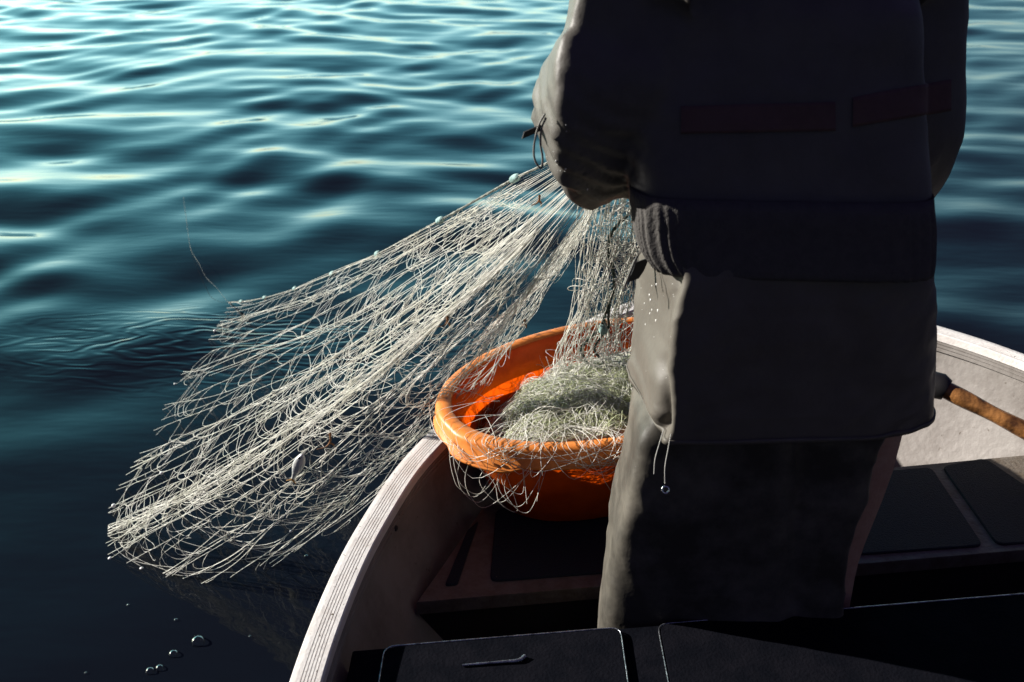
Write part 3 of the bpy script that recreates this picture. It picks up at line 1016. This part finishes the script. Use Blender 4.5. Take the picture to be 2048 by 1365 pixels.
M_bub = bpy.data.materials.new('bubble_film')
M_bub.use_nodes = True
_n, _l = M_bub.node_tree.nodes, M_bub.node_tree.links
_n.remove(_n['Principled BSDF'])
_lw = _n.new('ShaderNodeFresnel'); _lw.inputs['IOR'].default_value = 1.18
_tr = _n.new('ShaderNodeBsdfTransparent')
_gl = _n.new('ShaderNodeBsdfGlossy'); _gl.inputs['Roughness'].default_value = 0.12
_mx = _n.new('ShaderNodeMixShader')
_l.new(_lw.outputs[0], _mx.inputs[0]); _l.new(_tr.outputs[0], _mx.inputs[1]); _l.new(_gl.outputs[0], _mx.inputs[2])
_l.new(_mx.outputs[0], _n['Material Output'].inputs['Surface'])
for px, py, r_, lab in ((396, 1283, 17, 'largest clear bubble, farthest from the lower left corner'), (347, 1308, 12, 'middle round bubble between the large one and the bubble cluster'), (300, 1342, 11, 'left bubble of the touching pair at the bottom of the water'), (319, 1336, 10, 'right bubble of the touching pair at the bottom of the water'),
                        (256, 1211, 4, 'tiny bright bubble far left below the net tips'), (352, 1241, 5, 'tiny bright bubble straight above the round middle bubble'), (613, 1115, 6, 'small bubble nearest the net hem and the gunwale'), (172, 1347, 4, 'tiny bubble nearest the lower left corner'), (500, 1274, 4, 'tiny bubble nearest the gunwale at the lower edge')):
    c = at_z(px, py, 0.0); c[2] = water_z(c)
    rad_ = 0.72 * r_ * np.linalg.norm(c - [0, 0, CAM_H]) / _F
    rg = []
    for t in np.linspace(0, np.pi / 2, 9)[:-1]:
        rg.append([c + np.array([math.cos(q) * math.cos(t), math.sin(q) * math.cos(t), 0.85 * math.sin(t)]) * rad_ + [0, 0, 0.0005] for q in np.linspace(0, 2 * np.pi, 28, endpoint=False)])
    ri = []
    for t in np.linspace(0, np.pi / 2, 9)[:-1][::-1]:
        ri.append([c + np.array([math.cos(q) * math.cos(t), math.sin(q) * math.cos(t), 0.85 * math.sin(t)]) * rad_ * 0.93 + [0, 0, 0.0005] for q in np.linspace(0, 2 * np.pi, 28, endpoint=False)])
    v1_, f1_ = loft(rg, cap1=True)
    v2_, f2_ = loft(ri, cap0=True)
    v, f = join((v1_, f1_), (v2_, f2_))
    o = obj('bubble', v, f, M_bub, None, loc=c)
    tag(o, lab, 'bubble', 'bubbles floating on the dark water')
M_drop = mat('water_drop', (0.9, 0.9, 0.88), 0.08, 0.0, 1.0)
for px, py, r_, lab in ((222, 1007, 3.2, 'bright water drop on the upper left tip of the net'), (217, 1115, 3.0, 'bright water drop on the lowest left tip of the net'), (284, 1133, 3.4, 'brightest water drop on the bottom hem of the net'), (343, 771, 1.6, 'small white drop over the water left of the net'), (316, 946, 2.6, 'white drop inside the upper left mesh of the net'), (434, 660, 2.2, 'white drop under the far end of the headline'), (580, 1060, 2.0, 'small drop on the net hem below the fish')):
    p = nearest_on_net(px, py)
    c = p
    rr_ = r_ * np.linalg.norm(c - [0, 0, CAM_H]) / _F
    v, f = blob(c, [0.3, 0, -1], rr_ * 1.2, rr_, 10, 12)
    o = obj('water_drop', v, f, M_drop, None, loc=c)
    tag(o, lab, 'water drop', 'glinting drops on the hauled net')

# ------------------------------------------------------------------ the fisher
person = thing('person', 'fisher in dark oilskins seen from behind, hauling a net by hand', 'person', (0.52, 1.60, 0.081))
PHI = R(24)
y0t = 1.62


def body_ring(row, pl_, pr_, yc, b, n=72, phi=PHI, p=3.0, dz=0.0, pr=None):
    """A cross-section whose left and right outline pass through two places of the photograph."""
    t = np.linspace(0, 2 * np.pi, n, endpoint=False)
    p = np.where(np.cos(t) > 0, pr or p, p)          # the starboard side may be rounder
    cx_ = np.sign(np.cos(t)) * np.abs(np.cos(t)) ** (2 / p)
    cy_ = np.sign(np.sin(t)) * np.abs(np.sin(t)) ** (2 / p)
    a = 0.27
    c0 = at_y((pl_ + pr_) / 2, row, yc)
    z, xc = c0[2] + dz, c0[0]
    for _ in range(12):
        X = xc + a * cx_ * math.cos(phi) - b * cy_ * math.sin(phi)
        Y = yc + a * cx_ * math.sin(phi) + b * cy_ * math.cos(phi)
        dep_ = Y * math.cos(_P) - (z - CAM_H) * math.sin(_P)
        q = 1024 + _F * X / dep_
        i, j = np.argmin(q), np.argmax(q)
        a = max(0.02, a + ((pr_ - pl_) - (q[j] - q[i])) * yc / _F * 0.5)
        xc += ((pl_ + pr_) - (q[i] + q[j])) / 2 * yc / _F
    return np.c_[X, Y, np.full(n, z)]


def limb(P, r, n=28, m_=8, phis=None, p=2.0):
    L_ = catmull(P, m_)
    rr_ = np.interp(np.linspace(0, len(P) - 1, len(L_)), np.arange(len(P)), r)
    T = np.gradient(L_, axis=0); T /= np.linalg.norm(T, axis=1)[:, None]
    q = np.linspace(0, 2 * np.pi, n, endpoint=False)
    cx = np.sign(np.cos(q)) * np.abs(np.cos(q)) ** (2 / p)
    cy = np.sign(np.sin(q)) * np.abs(np.sin(q)) ** (2 / p)
    ph_ = np.interp(np.linspace(0, len(P) - 1, len(L_)), np.arange(len(P)), phis) if phis is not None else np.full(len(L_), math.degrees(PHI))
    rg = []
    for i in range(len(L_)):
        A = np.array([math.cos(R(ph_[i])), math.sin(R(ph_[i])), 0])
        A = A - T[i] * (T[i] @ A); A /= np.linalg.norm(A)
        B = np.cross(T[i], A)
        k = 1.0 / max(np.abs(cx * A[0] + cy * B[0]).max(), 0.6) if p > 2 else 1.0
        rg.append(L_[i] + rr_[i] * k * (np.outer(cx, A) + np.outer(cy, B)))
    return loft(rg, cap0=True, cap1=True)


def fuse(name, parts, m, parent, voxel=0.013, smooth=4, disp=None):
    V, Fc = join(*parts)
    me = bpy.data.meshes.new('tmp')
    me.from_pydata([tuple(p) for p in V], [], Fc)
    me.update()
    o = bpy.data.objects.new('tmp', me)
    COL.objects.link(o)
    md = o.modifiers.new('r', 'REMESH'); md.mode = 'VOXEL'; md.voxel_size = voxel
    ms = o.modifiers.new('s', 'SMOOTH'); ms.factor = 0.5; ms.iterations = smooth
    dg = bpy.context.evaluated_depsgraph_get()
    ev = o.evaluated_get(dg)
    m2 = bpy.data.meshes.new_from_object(ev)
    v = np.array([tuple(p.co) for p in m2.vertices])
    nn = np.array([tuple(p.normal) for p in m2.vertices])
    fc = [tuple(p.vertices) for p in m2.polygons]
    bpy.data.objects.remove(o)
    if disp is not None:
        v = v + nn * np.array([disp(p, n_) for p, n_ in zip(v, nn)])[:, None]
    return obj(name, v, fc, m, parent)


def folds(p, n_):
    q = Vector((p[0] * 9, p[1] * 9, p[2] * 3.2))
    a = noise.noise(q)
    q2 = Vector((p[0] * 14 + p[2] * 9, p[1] * 16, p[2] * 8 - p[0] * 6 + 7))
    b = 1 - abs(noise.noise(q2)) * 2
    q3 = Vector((p[0] * 34, p[1] * 34, p[2] * 22 + 3))
    de = np.linalg.norm(p - EL - [-0.02, 0, -0.02])
    cr_ = 0.0
    if de < 0.17:
        c_ = (p[2] * 0.9 - p[1] * 0.35 + p[0] * 0.55) * 26 + 0.8 * a
        cr_ = 0.0085 * (1 - de / 0.17) * (1 - 4 * abs((c_ % 1) - 0.5))
    return 0.0045 * a + 0.003 * b + 0.0008 * noise.noise(q3) + cr_


# joints
SL, EL = at_y(1262, -30, 1.62), at_y(1172, 272, 1.58)
SR, ER = at_y(1826, -30, 1.78), at_y(1806, 292, 1.77)
WL, WR = LH + [-0.035, -0.09, -0.005], RH + [0.06, -0.065, 0.01]
NECK = np.array([0.50, 1.74, 1.70])
HEAD = np.array([0.47, 1.78, 1.86])
HIP = np.array([0.53, 1.61, 1.00])

# body: one continuous surface grown over a skeleton
bv, be, br = [], [], []
def node(p, r_, par=None):
    bv.append(tuple(p)); br.append(r_)
    if par is not None:
        be.append((par, len(bv) - 1))
    return len(bv) - 1
hip = node(HIP, 0.13)
bel = node(HIP + [0, 0.03, 0.2], 0.125, hip)
che = node(np.array([0.52, 1.68, 1.42]), 0.13, bel)
nk0 = node(NECK + [0, -0.02, -0.07], 0.07, che)
nk = node(NECK, 0.057, nk0)
h1_ = node(HEAD + [0, 0.0, -0.05], 0.082, nk)
h2_ = node(HEAD + [0, 0.0, 0.03], 0.095, h1_)
h3_ = node(HEAD + [0, -0.01, 0.085], 0.065, h2_)
FACE = np.array([-math.sin(PHI), math.cos(PHI), -0.15])
n1_ = node(HEAD + FACE * 0.098 + [0, 0, -0.01], 0.016, h2_)
n2_ = node(HEAD + FACE * 0.118 + [0, 0, -0.03], 0.011, n1_)
ch_ = node(HEAD + FACE * 0.075 + [0, 0, -0.10], 0.03, h1_)
side_ = np.array([math.cos(PHI), math.sin(PHI), 0])
for s_ in (-1, 1):
    node(HEAD + side_ * s_ * 0.105 + [0, 0, -0.01], 0.016, h2_)
for s_, S_, E_, W_, H_ in ((-1, SL, EL, WL, LH), (1, SR, ER, WR, RH)):
    sh = node(S_ * 0.8 + NECK * 0.2 - [0, 0, 0.05], 0.062, che)
    up_ = node(S_ * 0.5 + E_ * 0.5, 0.05, sh)
    el = node(E_, 0.042, up_)
    fo = node(E_ * 0.5 + W_ * 0.5, 0.04, el)
    wr = node(W_, 0.027, fo)
    hd = H_ - W_; hd /= np.linalg.norm(hd)
    pd = np.cross(hd, [0, 0, 1.0]); pd /= np.linalg.norm(pd)
    pm = node(W_ + hd * 0.05, 0.032, wr)
    dn = np.array([0, 0, -1.0])
    for k, (o_, ln_) in enumerate(((-0.03, 0.036), (-0.010, 0.041), (0.011, 0.038), (0.030, 0.030))):
        k1 = node(W_ + hd * (0.095 - abs(o_) * 0.2) + pd * o_, 0.010, pm)
        k2 = node(W_ + hd * (0.095 + ln_ * 0.7) + pd * o_ * 1.05 + dn * 0.022, 0.0088, k1)
        node(W_ + hd * (0.085 + ln_ * 0.4) + pd * o_ * 1.0 + dn * 0.048, 0.008, k2)
    t1 = node(W_ + hd * 0.05 - pd * 0.04 * s_ * -1 + dn * 0.018, 0.011, pm)
    node(W_ + hd * 0.085 - pd * 0.038 * s_ * -1 + dn * 0.042, 0.009, t1)
legs = []
for s_, hx, kx, fx in ((-1, 0.40, 0.345, 0.30), (1, 0.66, 0.64, 0.645)):
    th_ = node(np.array([hx, 1.60, 0.90]), 0.10, hip)
    kn = node(np.array([kx, 1.61, 0.52]), 0.06, th_)
    an = node(np.array([fx, 1.57, 0.16]), 0.042, kn)
    node(np.array([fx - 0.04, 1.70, 0.115]), 0.032, an)
    legs.append((hx, kx, fx))
me = bpy.data.meshes.new('body')
V_ = np.array(bv)
me.from_pydata([tuple(p) for p in V_ - root_loc(person)], be, [])
me.update()
tmp = bpy.data.objects.new('tmp', me)
COL.objects.link(tmp)
mdk = tmp.modifiers.new('skin', 'SKIN')
sv = me.skin_vertices[0].data if me.skin_vertices else None
if sv is None:
    bm = bmesh.new(); bm.from_mesh(me); bm.verts.layers.skin.verify(); bm.to_mesh(me); bm.free()
    sv = me.skin_vertices[0].data
for k, r_ in enumerate(br):
    sv[k].radius = (r_, r_)
    sv[k].use_root = (k == 0)
tmp.modifiers.new('sub', 'SUBSURF').levels = 1
ev = tmp.evaluated_get(bpy.context.evaluated_depsgraph_get())
m2 = bpy.data.meshes.new_from_object(ev)
m2.name = 'body'
m2.materials.clear(); m2.materials.append(M_skin)
m2.polygons.foreach_set('use_smooth', [True] * len(m2.polygons))
bpy.data.objects.remove(tmp)
body = bpy.data.objects.new('body', m2)
COL.objects.link(body)
body.parent = person
# hair
rg = []
for t in np.linspace(-0.15, 1.5, 10):
    rr_ = 0.112 * math.cos(t) if t > 0 else 0.112
    rg.append([HEAD + [0, 0, 0.035] - np.array([FACE[0], FACE[1], 0]) * 0.022 + np.array([math.cos(q) * rr_, math.sin(q) * rr_, 0.108 * math.sin(t) * 1.05]) for q in np.linspace(0, 2 * np.pi, 28, endpoint=False)])
v, f = loft(rg, cap1=True)
obj('hair', v, f, M_hair, person)

# jacket
rows = [(-262, 1466, 1644, 1.765, 0.082), (-215, 1466, 1644, 1.75, 0.085), (-165, 1410, 1700, 1.735, 0.105), (-125, 1318, 1780, 1.715, 0.135), (-80, 1266, 1828, 1.70, 0.155), (0, 1255, 1845, 1.69, 0.17), (100, 1245, 1850, 1.68, 0.175), (200, 1245, 1855, 1.66, 0.175), (300, 1250, 1862, 1.64, 0.172),
        (390, 1260, 1868, 1.62, 0.168), (430, 1268, 1864, 1.61, 0.160), (455, 1290, 1850, 1.60, 0.15)]
tors = loft([body_ring(*r_, phi=R(16 if r_[0] < -60 else -3), p=3.0 if r_[0] < -60 else 7) for r_ in rows], cap0=True, cap1=True)
q1 = SL * 0.55 + EL * 0.45 + [0.004, 0, 0]
fmL = EL * 0.5 + WL * 0.5 + [0.02, 0, -0.035]
sleL = limb([SL + [0.10, 0.04, 0.025], SL, q1, EL + [0, 0, 0.03], EL + [0.035, 0.08, -0.045], fmL, WL], [0.045, 0.074, 0.084, 0.088, 0.092, 0.080, 0.056], phis=[6, 3, -2, 16, 38, 38, 30], p=9)
q2 = SR * 0.5 + ER * 0.5
fmR = ER * 0.5 + WR * 0.5 + [0, 0, -0.03]
sleR = limb([SR + [-0.10, -0.01, 0.025], SR, q2, ER + [0, 0, 0.04], ER + [-0.01, 0.03, -0.05], fmR, WR], [0.045, 0.074, 0.086, 0.090, 0.085, 0.078, 0.056], phis=[20] * 7, p=3.0)
jacket = fuse('jacket', [tors, sleL, sleR], M_jacket, person, 0.0095, 2, folds)

# gathered waistband under the jacket, slightly darker than it
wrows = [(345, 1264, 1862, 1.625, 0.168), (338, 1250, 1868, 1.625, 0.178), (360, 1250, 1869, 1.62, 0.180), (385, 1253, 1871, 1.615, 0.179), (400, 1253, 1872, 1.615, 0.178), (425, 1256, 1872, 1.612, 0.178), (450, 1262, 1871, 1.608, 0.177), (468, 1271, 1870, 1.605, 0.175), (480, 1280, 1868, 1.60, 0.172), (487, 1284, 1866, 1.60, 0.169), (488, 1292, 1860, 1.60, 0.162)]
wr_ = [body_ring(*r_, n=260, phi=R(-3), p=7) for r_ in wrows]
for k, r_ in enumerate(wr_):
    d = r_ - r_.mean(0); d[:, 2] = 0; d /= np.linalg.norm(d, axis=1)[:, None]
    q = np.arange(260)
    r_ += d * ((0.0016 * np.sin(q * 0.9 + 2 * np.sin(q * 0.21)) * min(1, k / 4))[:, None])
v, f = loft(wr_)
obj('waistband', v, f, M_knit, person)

# oilskin apron coat below the jacket
arows = [(455, 1300, 1850, 1.60, 0.150), (485, 1288, 1862, 1.60, 0.158), (520, 1285, 1868, 1.60, 0.162), (560, 1281, 1870, 1.60, 0.165), (617, 1274, 1870, 1.60, 0.168), (660, 1270, 1870, 1.60, 0.168), (700, 1266, 1870, 1.60, 0.168), (740, 1263, 1870, 1.60, 0.168), (760, 1260, 1869, 1.60, 0.167), (778, 1259, 1866, 1.60, 0.165), (790, 1260, 1861, 1.60, 0.163)]
AR = [body_ring(*r_, n=220, phi=R(3), p=8, pr=3.2) for r_ in arows]
# refine down the length
zz = np.linspace(0, len(AR) - 1, 70)
AR2 = []
for q in zz:
    i = min(int(q), len(AR) - 2)
    AR2.append(AR[i] * (1 - (q - i)) + AR[i + 1] * (q - i))
x_gr = at_y(1330, 650, 1.46)[0]
AR3 = []
for k, r_ in enumerate(AR2):
    c = r_.mean(0)
    d = r_ - c; d[:, 2] = 0
    ln_ = np.linalg.norm(d, axis=1)[:, None]
    nn = d / ln_
    back = (r_[:, 1] < c[1])
    wob = x_gr + 0.006 * math.sin(k * 0.16) - 0.0
    g_ = np.where(back, np.exp(-((r_[:, 0] - wob) / 0.010) ** 2), 0) * 0.022
    ridge = np.where(back, np.exp(-((r_[:, 0] - wob - 0.026) / 0.014) ** 2), 0) * 0.008
    dsp = np.array([0.010 * noise.noise(Vector((p[0] * 9, p[1] * 9, p[2] * 4 + 4))) + 0.008 * noise.noise(Vector((p[0] * 17 + p[2] * 12, p[1] * 15, p[2] * 11 + 9))) + 0.004 * (1 - 2 * abs(noise.noise(Vector((p[0] * 22 - p[2] * 20, p[1] * 20, p[2] * 16))))) for p in r_])
    AR3.append(r_ + nn * (dsp * 0.8 - g_ + ridge)[:, None])
inn = []
for r_ in AR3[::-1][:12]:
    c = r_.mean(0); d = r_ - c; d[:, 2] = 0
    inn.append(r_ - d / np.linalg.norm(d, axis=1)[:, None] * 0.004)
inn[0][:, 2] += 0.002
v, f = loft(AR3 + inn)
apron = obj('oilskin_apron', v, f, M_cloth, person)
# stitched hem tape
hem = []
i0 = len(AR3) - 6
for off, dz in ((0.0005, 0.0), (0.003, 0.0), (0.003, -0.018), (0.0005, -0.018)):
    r_ = AR3[i0]; c = r_.mean(0); d = r_ - c; d[:, 2] = 0
    hem.append(AR3[i0 if dz == 0 else -1] + d / np.linalg.norm(d, axis=1)[:, None] * off)
v, f = loft(hem)
obj('hem_tape', v, f, M_cloth, apron)

# trousers
lrows = [(770, 1300, 1590, 1.60, 0.120), (820, 1265, 1590, 1.60, 0.120), (880, 1256, 1588, 1.60, 0.118), (930, 1246, 1586, 1.60, 0.115), (996, 1233, 1584, 1.60, 0.112), (1050, 1222, 1582, 1.60, 0.108), (1150, 1211, 1580, 1.595, 0.105), (1245, 1198, 1578, 1.59, 0.105), (1290, 1196, 1576, 1.585, 0.106)]
rrows = [(770, 1530, 1790, 1.61, 0.120), (869, 1535, 1746, 1.61, 0.118), (901, 1540, 1738, 1.61, 0.115), (941, 1546, 1735, 1.60, 0.112), (984, 1552, 1711, 1.60, 0.108), (1050, 1556, 1692, 1.595, 0.10), (1150, 1556, 1686, 1.59, 0.095), (1245, 1552, 1688, 1.585, 0.095), (1290, 1550, 1690, 1.585, 0.095)]
trs = [loft([body_ring(*r_, phi=R(-3), p=8) for r_ in q], cap0=True, cap1=True) for q in (lrows, rrows)]
seat_ = loft([body_ring(690, 1310, 1830, 1.60, 0.12, phi=0.0), body_ring(780, 1315, 1800, 1.60, 0.11, phi=0.0), body_ring(830, 1340, 1750, 1.60, 0.09, phi=0.0)], cap0=True, cap1=True)


def tfold(p, n_):
    a = noise.noise(Vector((p[0] * 10, p[1] * 10, p[2] * 4)))
    b = 1 - 2 * abs(noise.noise(Vector((p[0] * 16 + p[2] * 10, p[1] * 16, p[2] * 12))))
    return 0.005 * a + 0.0035 * b


trousers = fuse('trousers', trs + [seat_], M_trouser, person, 0.011, 3, tfold)

# boots
for hx, kx, fx in legs:
    top = limb([np.array([fx + 0.02, 1.575, 0.36]), np.array([fx + 0.005, 1.57, 0.22]), np.array([fx, 1.565, 0.135])], [0.066, 0.056, 0.052], 18, 6)
    ft = limb([np.array([fx + 0.005, 1.515, 0.128]), np.array([fx - 0.005, 1.57, 0.135]), np.array([fx - 0.022, 1.64, 0.124]), np.array([fx - 0.038, 1.70, 0.117]), np.array([fx - 0.046, 1.735, 0.112])], [0.036, 0.048, 0.044, 0.038, 0.022], 18, 6)
    bo = fuse('boot', [top, ft], M_rubber, person, 0.009, 2)
    so = [np.array([fx - 0.022 + 0.044 * math.cos(q) - 0.02 * math.sin(q), 1.625 + 0.135 * math.sin(q), 0]) for q in np.linspace(0, 2 * np.pi, 24, endpoint=False)]
    v, f = slab(np.array(so)[:, :2], 0.082, 0.100, 0.003)
    obj('sole', v, f, M_rubber, bo, smooth=False)

# dull red band round the lower back of the jacket
from mathutils.bvhtree import BVHTree
_rl = root_loc(person)
_bvh = BVHTree.FromPolygons([tuple(np.array(p.co) + _rl) for p in jacket.data.vertices], [tuple(p.vertices) for p in jacket.data.polygons])


def jacket_hit(px, py, lift=0.003):
    d = ray(px, py)
    h = _bvh.ray_cast(Vector((0, 0, CAM_H)), Vector(d).normalized())
    p, n_ = np.array(h[0]), np.array(h[1])
    if n_ @ d > 0:
        n_ = -n_
    return p + n_ * lift


for xs, (ta0, ba0, ta1, ba1) in (((1362, 1670), (214, 268, 205, 262)), ((1705, 1900), (196, 254, 160, 222))):
    n = 40
    rg = []
    for q in np.linspace(0, 1, 9):
        rg.append(np.array([jacket_hit(xs[0] + (xs[1] - xs[0]) * t, (ta0 + (ta1 - ta0) * t) * (1 - q) + (ba0 + (ba1 - ba0) * t) * q) for t in np.linspace(0, 1, n)]))
    rg = [rg[0] + [0, 0.01, 0]] + rg + [rg[-1] + [0, 0.01, 0]]
    v, f = loft(rg, closed=False)
    obj('red_band', v, f, M_band, jacket)

# cuff tab, elastic cord loops and straps
def ribbon(P, w, thick, m, name, parent, wdir):
    L_ = catmull(P, 8)
    w_ = np.broadcast_to(np.asarray(w, float), (len(L_),))
    wd = np.asarray(wdir, float); wd /= np.linalg.norm(wd)
    T = np.gradient(L_, axis=0); T /= np.linalg.norm(T, axis=1)[:, None]
    N_ = np.cross(T, wd); N_ /= np.linalg.norm(N_, axis=1)[:, None]
    rg = [L_ + np.outer(w_, wd) + N_ * thick, L_ - np.outer(w_, wd) + N_ * thick, L_ - np.outer(w_, wd) - N_ * thick, L_ + np.outer(w_, wd) - N_ * thick]
    n = len(L_)
    V = np.stack(rg, 1).reshape(-1, 3)
    Fc = []
    for i in range(n - 1):
        for j in range(4):
            k = (j + 1) % 4
            Fc.append((i * 4 + j, i * 4 + k, i * 4 + 4 + k, i * 4 + 4 + j))
    Fc += [(3, 2, 1, 0), tuple(range(4 * n - 4, 4 * n))]
    return obj(name, V, Fc, m, parent, smooth=False)


ribbon([at_y(1100, 244, 1.58), at_y(1078, 257, 1.56), at_y(1060, 265, 1.55), at_y(1046, 271, 1.545)], 0.0056, 0.0012, M_tab, 'velcro_tab', jacket, [0.3, 0, 1])
lp = catmull([at_y(a_, b_, 1.50) for a_, b_ in ((1090, 228), (1078, 250), (1069, 285), (1068, 312), (1074, 329), (1083, 336), (1085, 315), (1081, 288), (1083, 258), (1092, 236))], 8)
v, f = tubes([lp], [0.0017], 6)
obj('elastic_cord', v, f, M_strap, jacket)
ribbon([at_y(1290, 490, 1.56), at_y(1276, 512, 1.55), at_y(1262, 542, 1.545), at_y(1250, 572, 1.545)], 0.0022, 0.0022, M_strap, 'strap', apron, [1, 0, 0.3])
ribbon([at_y(1288, 494, 1.575), at_y(1270, 520, 1.57), at_y(1256, 548, 1.57)], 0.0016, 0.0018, M_strap, 'strap', apron, [1, 0, 0.3])
ribbon([at_y(1285, 520, 1.60), at_y(1275, 545, 1.60), at_y(1264, 562, 1.60)], [0.012] * 17, 0.0012, M_tab, 'strap_flap', apron, [1, 0, 0.4])
# drawstring with its toggle hanging below the apron
yb = 1.425
for P in ([(1328, 858), (1318, 890), (1310, 920), (1308, 948)], [(1342, 868), (1336, 900), (1330, 935), (1330, 968)]):
    L_ = catmull([at_y(a, b, yb) for a, b in P], 8)
    v, f = tubes([L_], [0.0008], 5)
    obj('drawstring', v, f, M_cord, apron)
c = at_y(1331, 980, yb)
ring_ = np.array([c + np.array([0.0058 * math.cos(q), 0.002 * math.sin(q), 0.0058 * math.sin(q)]) for q in np.linspace(0, 2 * np.pi, 25)])
v, f = tubes([ring_], [0.0018], 8)
obj('drawstring_ring', v, f, M_metal, apron)

# beads of spray on the lit oilskin and sleeve
M_bead = mat('spray_bead', (0.75, 0.74, 0.70), 0.06, 0.0, 1.0)


def bead_mesh(target, pts_):
    rl_ = root_loc(person)
    bv_ = BVHTree.FromPolygons([tuple(np.array(p.co) + rl_) for p in target.data.vertices], [tuple(p.vertices) for p in target.data.polygons])
    ms = []
    for px, py, r_ in pts_:
        d = ray(px, py)
        h = bv_.ray_cast(Vector((0, 0, CAM_H)), Vector(d).normalized())
        if h[0] is None:
            continue
        n_ = np.array(h[1])
        if n_ @ d > 0:
            n_ = -n_
        a_ = np.cross(n_, [0, 0, 1.0]); a_ /= np.linalg.norm(a_); b_ = np.cross(a_, n_)
        if b_[2] > 0:
            b_ = -b_
        rr_ = r_ * np.linalg.norm(np.array(h[0]) - [0, 0, CAM_H]) / _F
        rg_ = []
        for t in np.linspace(-0.3, np.pi / 2 - 0.1, 5):
            rg_.append([np.array(h[0]) + n_ * math.sin(t) * rr_ * 0.6 + (a_ * math.cos(q) + b_ * math.sin(q) * (1.6 if math.sin(q) > 0 else 1.0)) * math.cos(t) * rr_ for q in np.linspace(0, 2 * np.pi, 9, endpoint=False)])
        ms.append(loft(rg_, cap1=True))
    return ms


g_ = np.random.default_rng(3)
bd = [(1313, 569, 2.6), (1304, 572, 1.8), (1299, 590, 2.2), (1301, 600, 2.4), (1289, 607, 1.6), (1304, 620, 1.8), (1316, 621, 2.8), (1300, 627, 1.8), (1312, 641, 2.4), (1291, 649, 1.6)]
bd += [(g_.uniform(1276, 1350), g_.uniform(510, 790), g_.uniform(0.6, 1.1)) for _ in range(16)]
for v, f in bead_mesh(apron, bd):
    obj('spray_bead', v, f, M_bead, apron)
bd = [(1112, 322, 1.8), (1131, 338, 2.2), (1130, 343, 1.8), (1115, 330, 1.6), (1175, 379, 1.8), (1121, 342, 1.3)] + [(g_.uniform(1085, 1140), g_.uniform(230, 350), g_.uniform(0.6, 1.1)) for _ in range(8)]
for v, f in bead_mesh(jacket, bd):
    obj('spray_bead', v, f, M_bead, jacket)
